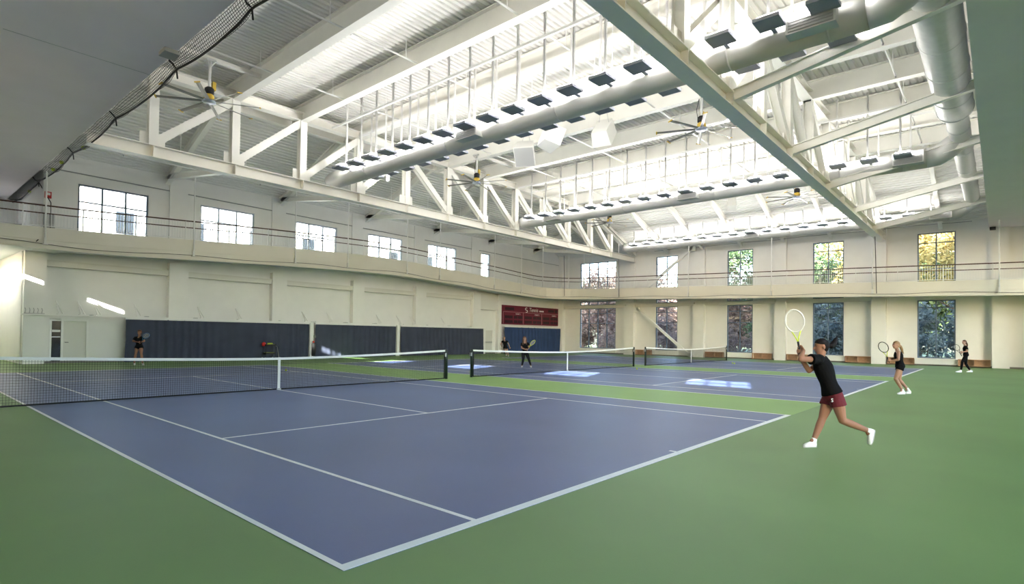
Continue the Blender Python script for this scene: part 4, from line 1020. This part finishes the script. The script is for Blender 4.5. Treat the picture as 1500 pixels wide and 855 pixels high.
# 4. player before the curtain
d0 = depth(on_floor(204, 534.5))
J = joints(d0, (204, 534.5), dict(head=(204.3, 486.6, -.1), shL=(209.2, 494.6, -.05), shR=(198.6, 494.8, -.05), elL=(211.3, 499.6, -.1), wrL=(207.2, 500.6, -.28), elR=(194.6, 499.6, -.08), wrR=(203.5, 501.2, -.28),
     hipL=(206.4, 508, .05), hipR=(201, 508, .05), knL=(207, 518, -.05), anL=(209, 531, .03), toeL=(210.4, 535, -.12), heelL=(209, 533.5, .1),
     knR=(198.7, 518, -.05), anR=(196.8, 531, .03), toeR=(197.5, 535, -.12), heelR=(196.6, 533.5, .1)))
for q in 'LR':
    for k in ('toe', 'heel'): J[k+q].z = 0
J['hdL'] = -RH*.5-FH*.6+ZZ*.3; J['hdR'] = RH*.8-FH*.5
build_person('p4', 'person in black T-shirt and shorts crouching ready before the navy curtain', J, -FH+RH*.05-ZZ*.03,
    dict(skin='skin_a', hair='hair_brown', top='cloth_black', bottom='cloth_black', sleeve=.55, hem=-.04, short=.22, gripL=.7, gripR=.7, pnL=-ZZ, pnR=-ZZ))
racket(at(206.5, 500, d0-.36), at(214, 491.5, d0-.45)-at(206.5, 500, d0-.36), RH*.75-FH*.6, 'racket_blue', 'blue racket held by the player before the navy curtain')

# 5. player moving away by the scoreboard
d0 = depth(on_floor(745, 521.8))
J = joints(d0, (744, 521.6), dict(head=(738.7, 495.3, -.05), shL=(742.8, 499.9, 0), shR=(736, 499.9, 0), elL=(745.2, 504, .05), wrL=(746.6, 508.2, .0), elR=(733.4, 503.8, .05), wrR=(734.4, 506.5, -.1),
     hipL=(741.8, 509.4, 0), hipR=(739.0, 509.4, 0), knL=(743.5, 515, -.1), anL=(744.8, 520.3, .0), toeL=(745.2, 522, -.15), heelL=(744.9, 521.4, .1),
     knR=(740.5, 514.6, -.15), anR=(741.6, 518.8, .35), toeR=(741.6, 521, .3), heelR=(741.6, 518.6, .48)))
for k in ('toeL', 'heelL'): J[k].z = 0
build_person('p5', 'person in dark shirt and shorts running beside the scoreboard curtain', J, -FH-RH*.3,
    dict(vox=.012, skin='skin_c', hair='hair_blond', top='cloth_black', bottom='cloth_black', sleeve=.35, hem=-.05, short=.3, gripL=.4, gripR=.4))

# 6. player at the middle court net
d0 = depth(on_floor(771, 537.8))
J = joints(d0, (771, 537.8), dict(head=(768.6, 495.8, -.05), shL=(773, 503.2, -.02), shR=(764.6, 503.6, -.02), elL=(775, 508.6, -.08), wrL=(772.8, 511.2, -.25), elR=(764.4, 509.4, -.05), wrR=(770.2, 511.8, -.25),
     hipL=(771.6, 517, 0), hipR=(766.6, 517, 0), knL=(774.6, 526, -.08), anL=(777.4, 534.4, 0), toeL=(778.4, 538.4, -.12), heelL=(777.4, 537, .1),
     knR=(766.4, 526, -.08), anR=(764.8, 534.4, 0), toeR=(764.4, 538.4, -.12), heelR=(764.8, 537, .1)))
for q in 'LR':
    for k in ('toe', 'heel'): J[k+q].z = 0
J['hdL'] = -RH*.4-FH*.7+ZZ*.2; J['hdR'] = RH*.6-FH*.6
build_person('p6', 'person with long brown hair in black T-shirt and leggings at the middle net', J, -FH+RH*.1,
    dict(skin='skin_b', hair='hair_brown', top='cloth_black', bottom='cloth_black', legging=True, sleeve=.55, hem=-.04, long=True, gripL=.7, gripR=.7, pnL=-ZZ, pnR=-ZZ))
racket(at(772.8, 510.6, d0-.33), at(778.5, 504, d0-.4)-at(772.8, 510.6, d0-.33), RH*.7-FH*.6, 'racket_yellow', 'yellow racket held by the player with long brown hair')
# ------------------------------------------------------------------ outdoors
mat('grass', (.10, .13, .05), .9, noise=.3, scale=1.5)
mat('bark', (.09, .065, .05), .9, noise=.3, scale=6)
def leafmat(name, a, b):
    m = mat(name, a, .7, spec=.2); n = m.node_tree; g = n.nodes.new('ShaderNodeTexCoord'); t = n.nodes.new('ShaderNodeTexNoise'); t.inputs['Scale'].default_value = 1.3; t.inputs['Detail'].default_value = 6
    r = n.nodes.new('ShaderNodeValToRGB'); r.color_ramp.elements[0].color = (*a, 1); r.color_ramp.elements[1].color = (*b, 1); r.color_ramp.elements[0].position = .38; r.color_ramp.elements[1].position = .62
    n.links.new(g.outputs['Object'], t.inputs['Vector']); n.links.new(t.outputs['Fac'], r.inputs['Fac']); n.links.new(r.outputs['Color'], n.nodes['Principled BSDF'].inputs['Base Color'])
    # thin leaves let light through
    tr_ = n.nodes.new('ShaderNodeBsdfTranslucent'); n.links.new(r.outputs['Color'], tr_.inputs['Color']); mx = n.nodes.new('ShaderNodeMixShader'); mx.inputs['Fac'].default_value = .4
    out = n.nodes['Material Output']; n.links.new(n.nodes['Principled BSDF'].outputs[0], mx.inputs[1]); n.links.new(tr_.outputs[0], mx.inputs[2]); n.links.new(mx.outputs[0], out.inputs['Surface'])
leafmat('leaf_green', (.045, .085, .04), (.13, .18, .085)); leafmat('leaf_yellow', (.30, .23, .075), (.52, .43, .19)); leafmat('leaf_red', (.13, .085, .08), (.30, .22, .18)); leafmat('leaf_dark', (.075, .10, .11), (.24, .27, .24))
tag(MB().box(XW+.4, 130, -60, 90, -.6, -.3).build('ground_outside', 'grass'), kind='structure')
tag(MB().box(-60, XW+.4, 38.4, 120, -.6, -.3).build('ground_court', 'concrete'), kind='structure')
def tree(x, y, h, rad, leaf, label, n=8500, sz=.21, lean=0, low=.3, seed=0, name='tree'):
    r = random.Random(seed); t = thing(name, (x, y, -.3), label, 'tree')
    tp_ = Vector((x+lean*.2, y+lean, h*.62)); base = Vector((x, y, -.32)); m = MB()
    m.tube([base, base+(tp_-base)*.5+Vector((0, .1, 0)), tp_], [h*.022, h*.016, h*.008], 8).build('trunk', 'bark', t, True)
    br = MB(); ends = []
    for k in range(9):
        f = r.uniform(.3, .95); s = base+(tp_-base)*f; a = r.uniform(0, 6.28); e = s+Vector((math.cos(a)*rad*r.uniform(.5, .95), math.sin(a)*rad*r.uniform(.5, .95), h*r.uniform(.12, .34)))
        mid = (s+e)/2+Vector((0, 0, -.2)); br.tube([s, mid, e], [h*.008, h*.005, h*.002], 5, False); ends.append(e)
    tag(br.build('branches', 'bark', t, True), kind='stuff')
    vs = []; fs = []; cl = []
    for k in range(46):
        a = r.uniform(0, 6.28); u = r.uniform(-1, 1); q = math.sqrt(1-u*u); rr = r.uniform(.45, 1)
        cl.append(Vector((x+lean*.5+rad*rr*q*math.cos(a), y+lean+rad*rr*q*math.sin(a), h*(low+(1-low)*.5)+h*(1-low)*.5*u*rr)))
    for k in range(n):
        c = r.choice(cl)+Vector((r.gauss(0, .38), r.gauss(0, .38), r.gauss(0, .33)))*rad*.42
        if c.x < XW+1.0: continue
        d1 = Vector((r.gauss(0, 1), r.gauss(0, 1), r.gauss(0, 1))).normalized(); d2 = d1.orthogonal().normalized(); s = sz*r.uniform(.6, 1.3); b = len(vs)
        vs += [c-d1*s, c+d2*s*.5, c+d1*s, c-d2*s*.5]; fs.append((b, b+1, b+2, b+3))
    tag(MB().add(vs, fs).build('foliage', leaf, t), kind='stuff')
    return t
tree(58, -1.5, 14, 5.0, 'leaf_yellow', 'tall yellow autumn tree outside the window beside the soffit', seed=1, low=.38)
tree(63, 5.5, 15, 5.2, 'leaf_yellow', 'broad golden tree outside the window under the near truss', seed=2, low=.36)
tree(70, -7, 19, 6.5, 'leaf_green', 'high green tree rising behind the yellow autumn trees', seed=3, low=.35, n=9500)
tree(75, 10, 20, 6.5, 'leaf_green', 'tall green tree far behind the golden tree', seed=4, low=.3, n=9500)
tree(59, 15, 13, 4.2, 'leaf_green', 'green tree with forked trunk outside the middle window', seed=5, low=.35, lean=.8, n=6000)
tree(66, 22, 12, 4.5, 'leaf_red', 'rust-red autumn tree outside the window with the brace', seed=6, low=.2, n=6000)
tree(60, 29, 10.5, 3.8, 'leaf_red', 'sparse reddish tree outside the wide four-part window', seed=7, low=.2, n=3800)
tree(66, 36, 11, 4.2, 'leaf_red', 'bare-branched russet tree at the far end of the windows', seed=8, low=.2, n=3800)
for k, (x, y, h, rad, lf, lab) in enumerate(((53, -2.2, 5.4, 2.6, 'leaf_dark', 'dense dark shrub filling the lower window beside the soffit'), (54, 3.0, 5.2, 2.6, 'leaf_dark', 'dark leafy shrub between two lower windows'), (53.5, 7.4, 5.4, 2.4, 'leaf_dark', 'dark shrub behind the striking player, outside'),
        (55, 12.6, 4.6, 2.3, 'leaf_green', 'light green shrub outside the middle lower window'), (54.5, 18.8, 5.0, 2.5, 'leaf_red', 'purple-red shrub outside the lower window with the brace'), (55, 25.2, 4.6, 2.4, 'leaf_red', 'reddish shrub outside the wide lower window'), (56, 30, 4.4, 2.4, 'leaf_red', 'reddish shrub at the corner of the hall outside'))):
    tree(x, y, h, rad, lf, lab, n=5200, sz=.17, low=.02, seed=20+k, name='shrub')
tree(57, 33.2, 10.5, 3.6, 'leaf_red', 'loose reddish tree filling the wide window near the corner', seed=9, low=.12, n=4200)
tree(65, 37.5, 12, 4.2, 'leaf_red', 'thin russet tree standing behind the loose reddish one', seed=10, low=.1, n=4200)
tree(71, 45, 11, 4.6, 'leaf_red', 'wide russet tree beyond the far corner of the hall', seed=11, low=.05, n=4500)
tree(74, 35, 10, 4.2, 'leaf_red', 'rounded russet tree far outside the window with the brace', seed=12, low=.05, n=4500)
tree(57.5, 36.5, 4.6, 2.6, 'leaf_red', 'reddish shrub past the corner of the hall outside', n=4000, sz=.17, low=.02, seed=40, name='shrub')
for k in range(9):
    tree(50.5+.5*(k%2), -3.2+3.9*k, 2.3, 1.9, 'leaf_dark' if k < 4 else 'leaf_red', 'low hedge bush standing outside against the foot of the windows', n=1800, sz=.13, low=-.3, seed=90+k, name='hedge_bush')['group'] = 'hedge bushes along the window wall'
for k in range(12):
    y = -14+4.6*k; hh = 17-.55*k if y < 20 else 9.5
    tree(84+3*math.sin(k*2.1), y, hh, 4.6, 'leaf_green' if k < 7 else 'leaf_red', ('broad green tree in the row closing the view' if k < 7 else 'low russet tree in the row closing the view'), n=5200, sz=.34, low=.03, seed=60+k, name='tree')['group'] = 'background row of %s trees' % ('green' if k < 7 else 'russet')
# pale house opposite the curtained wall
mat('house', (.80, .80, .82), .8); mat('roof_tile', (.22, .22, .25), .8)
hs = thing('house', (16, 56, -.3), 'pale building standing opposite the upper windows of the curtained wall', 'building')
MB().box(-4, 60, 56, 66, -.3, 15).build('wall', 'house', hs)
for k in range(10):
    for z in (6.2, 10.2):
        x = 0+6*k; f = MB().box(x, x+1.6, 55.9, 56.0, z, z+2.2).build('window', 'frame_light', hs); MB().box(x+.12, x+1.48, 55.86, 55.9, z+.12, z+2.08).build('pane', 'dark_glass', f)
MB().box(-4.5, 60.5, 55.5, 66.5, 15, 15.4).build('roof', 'roof_tile', hs)
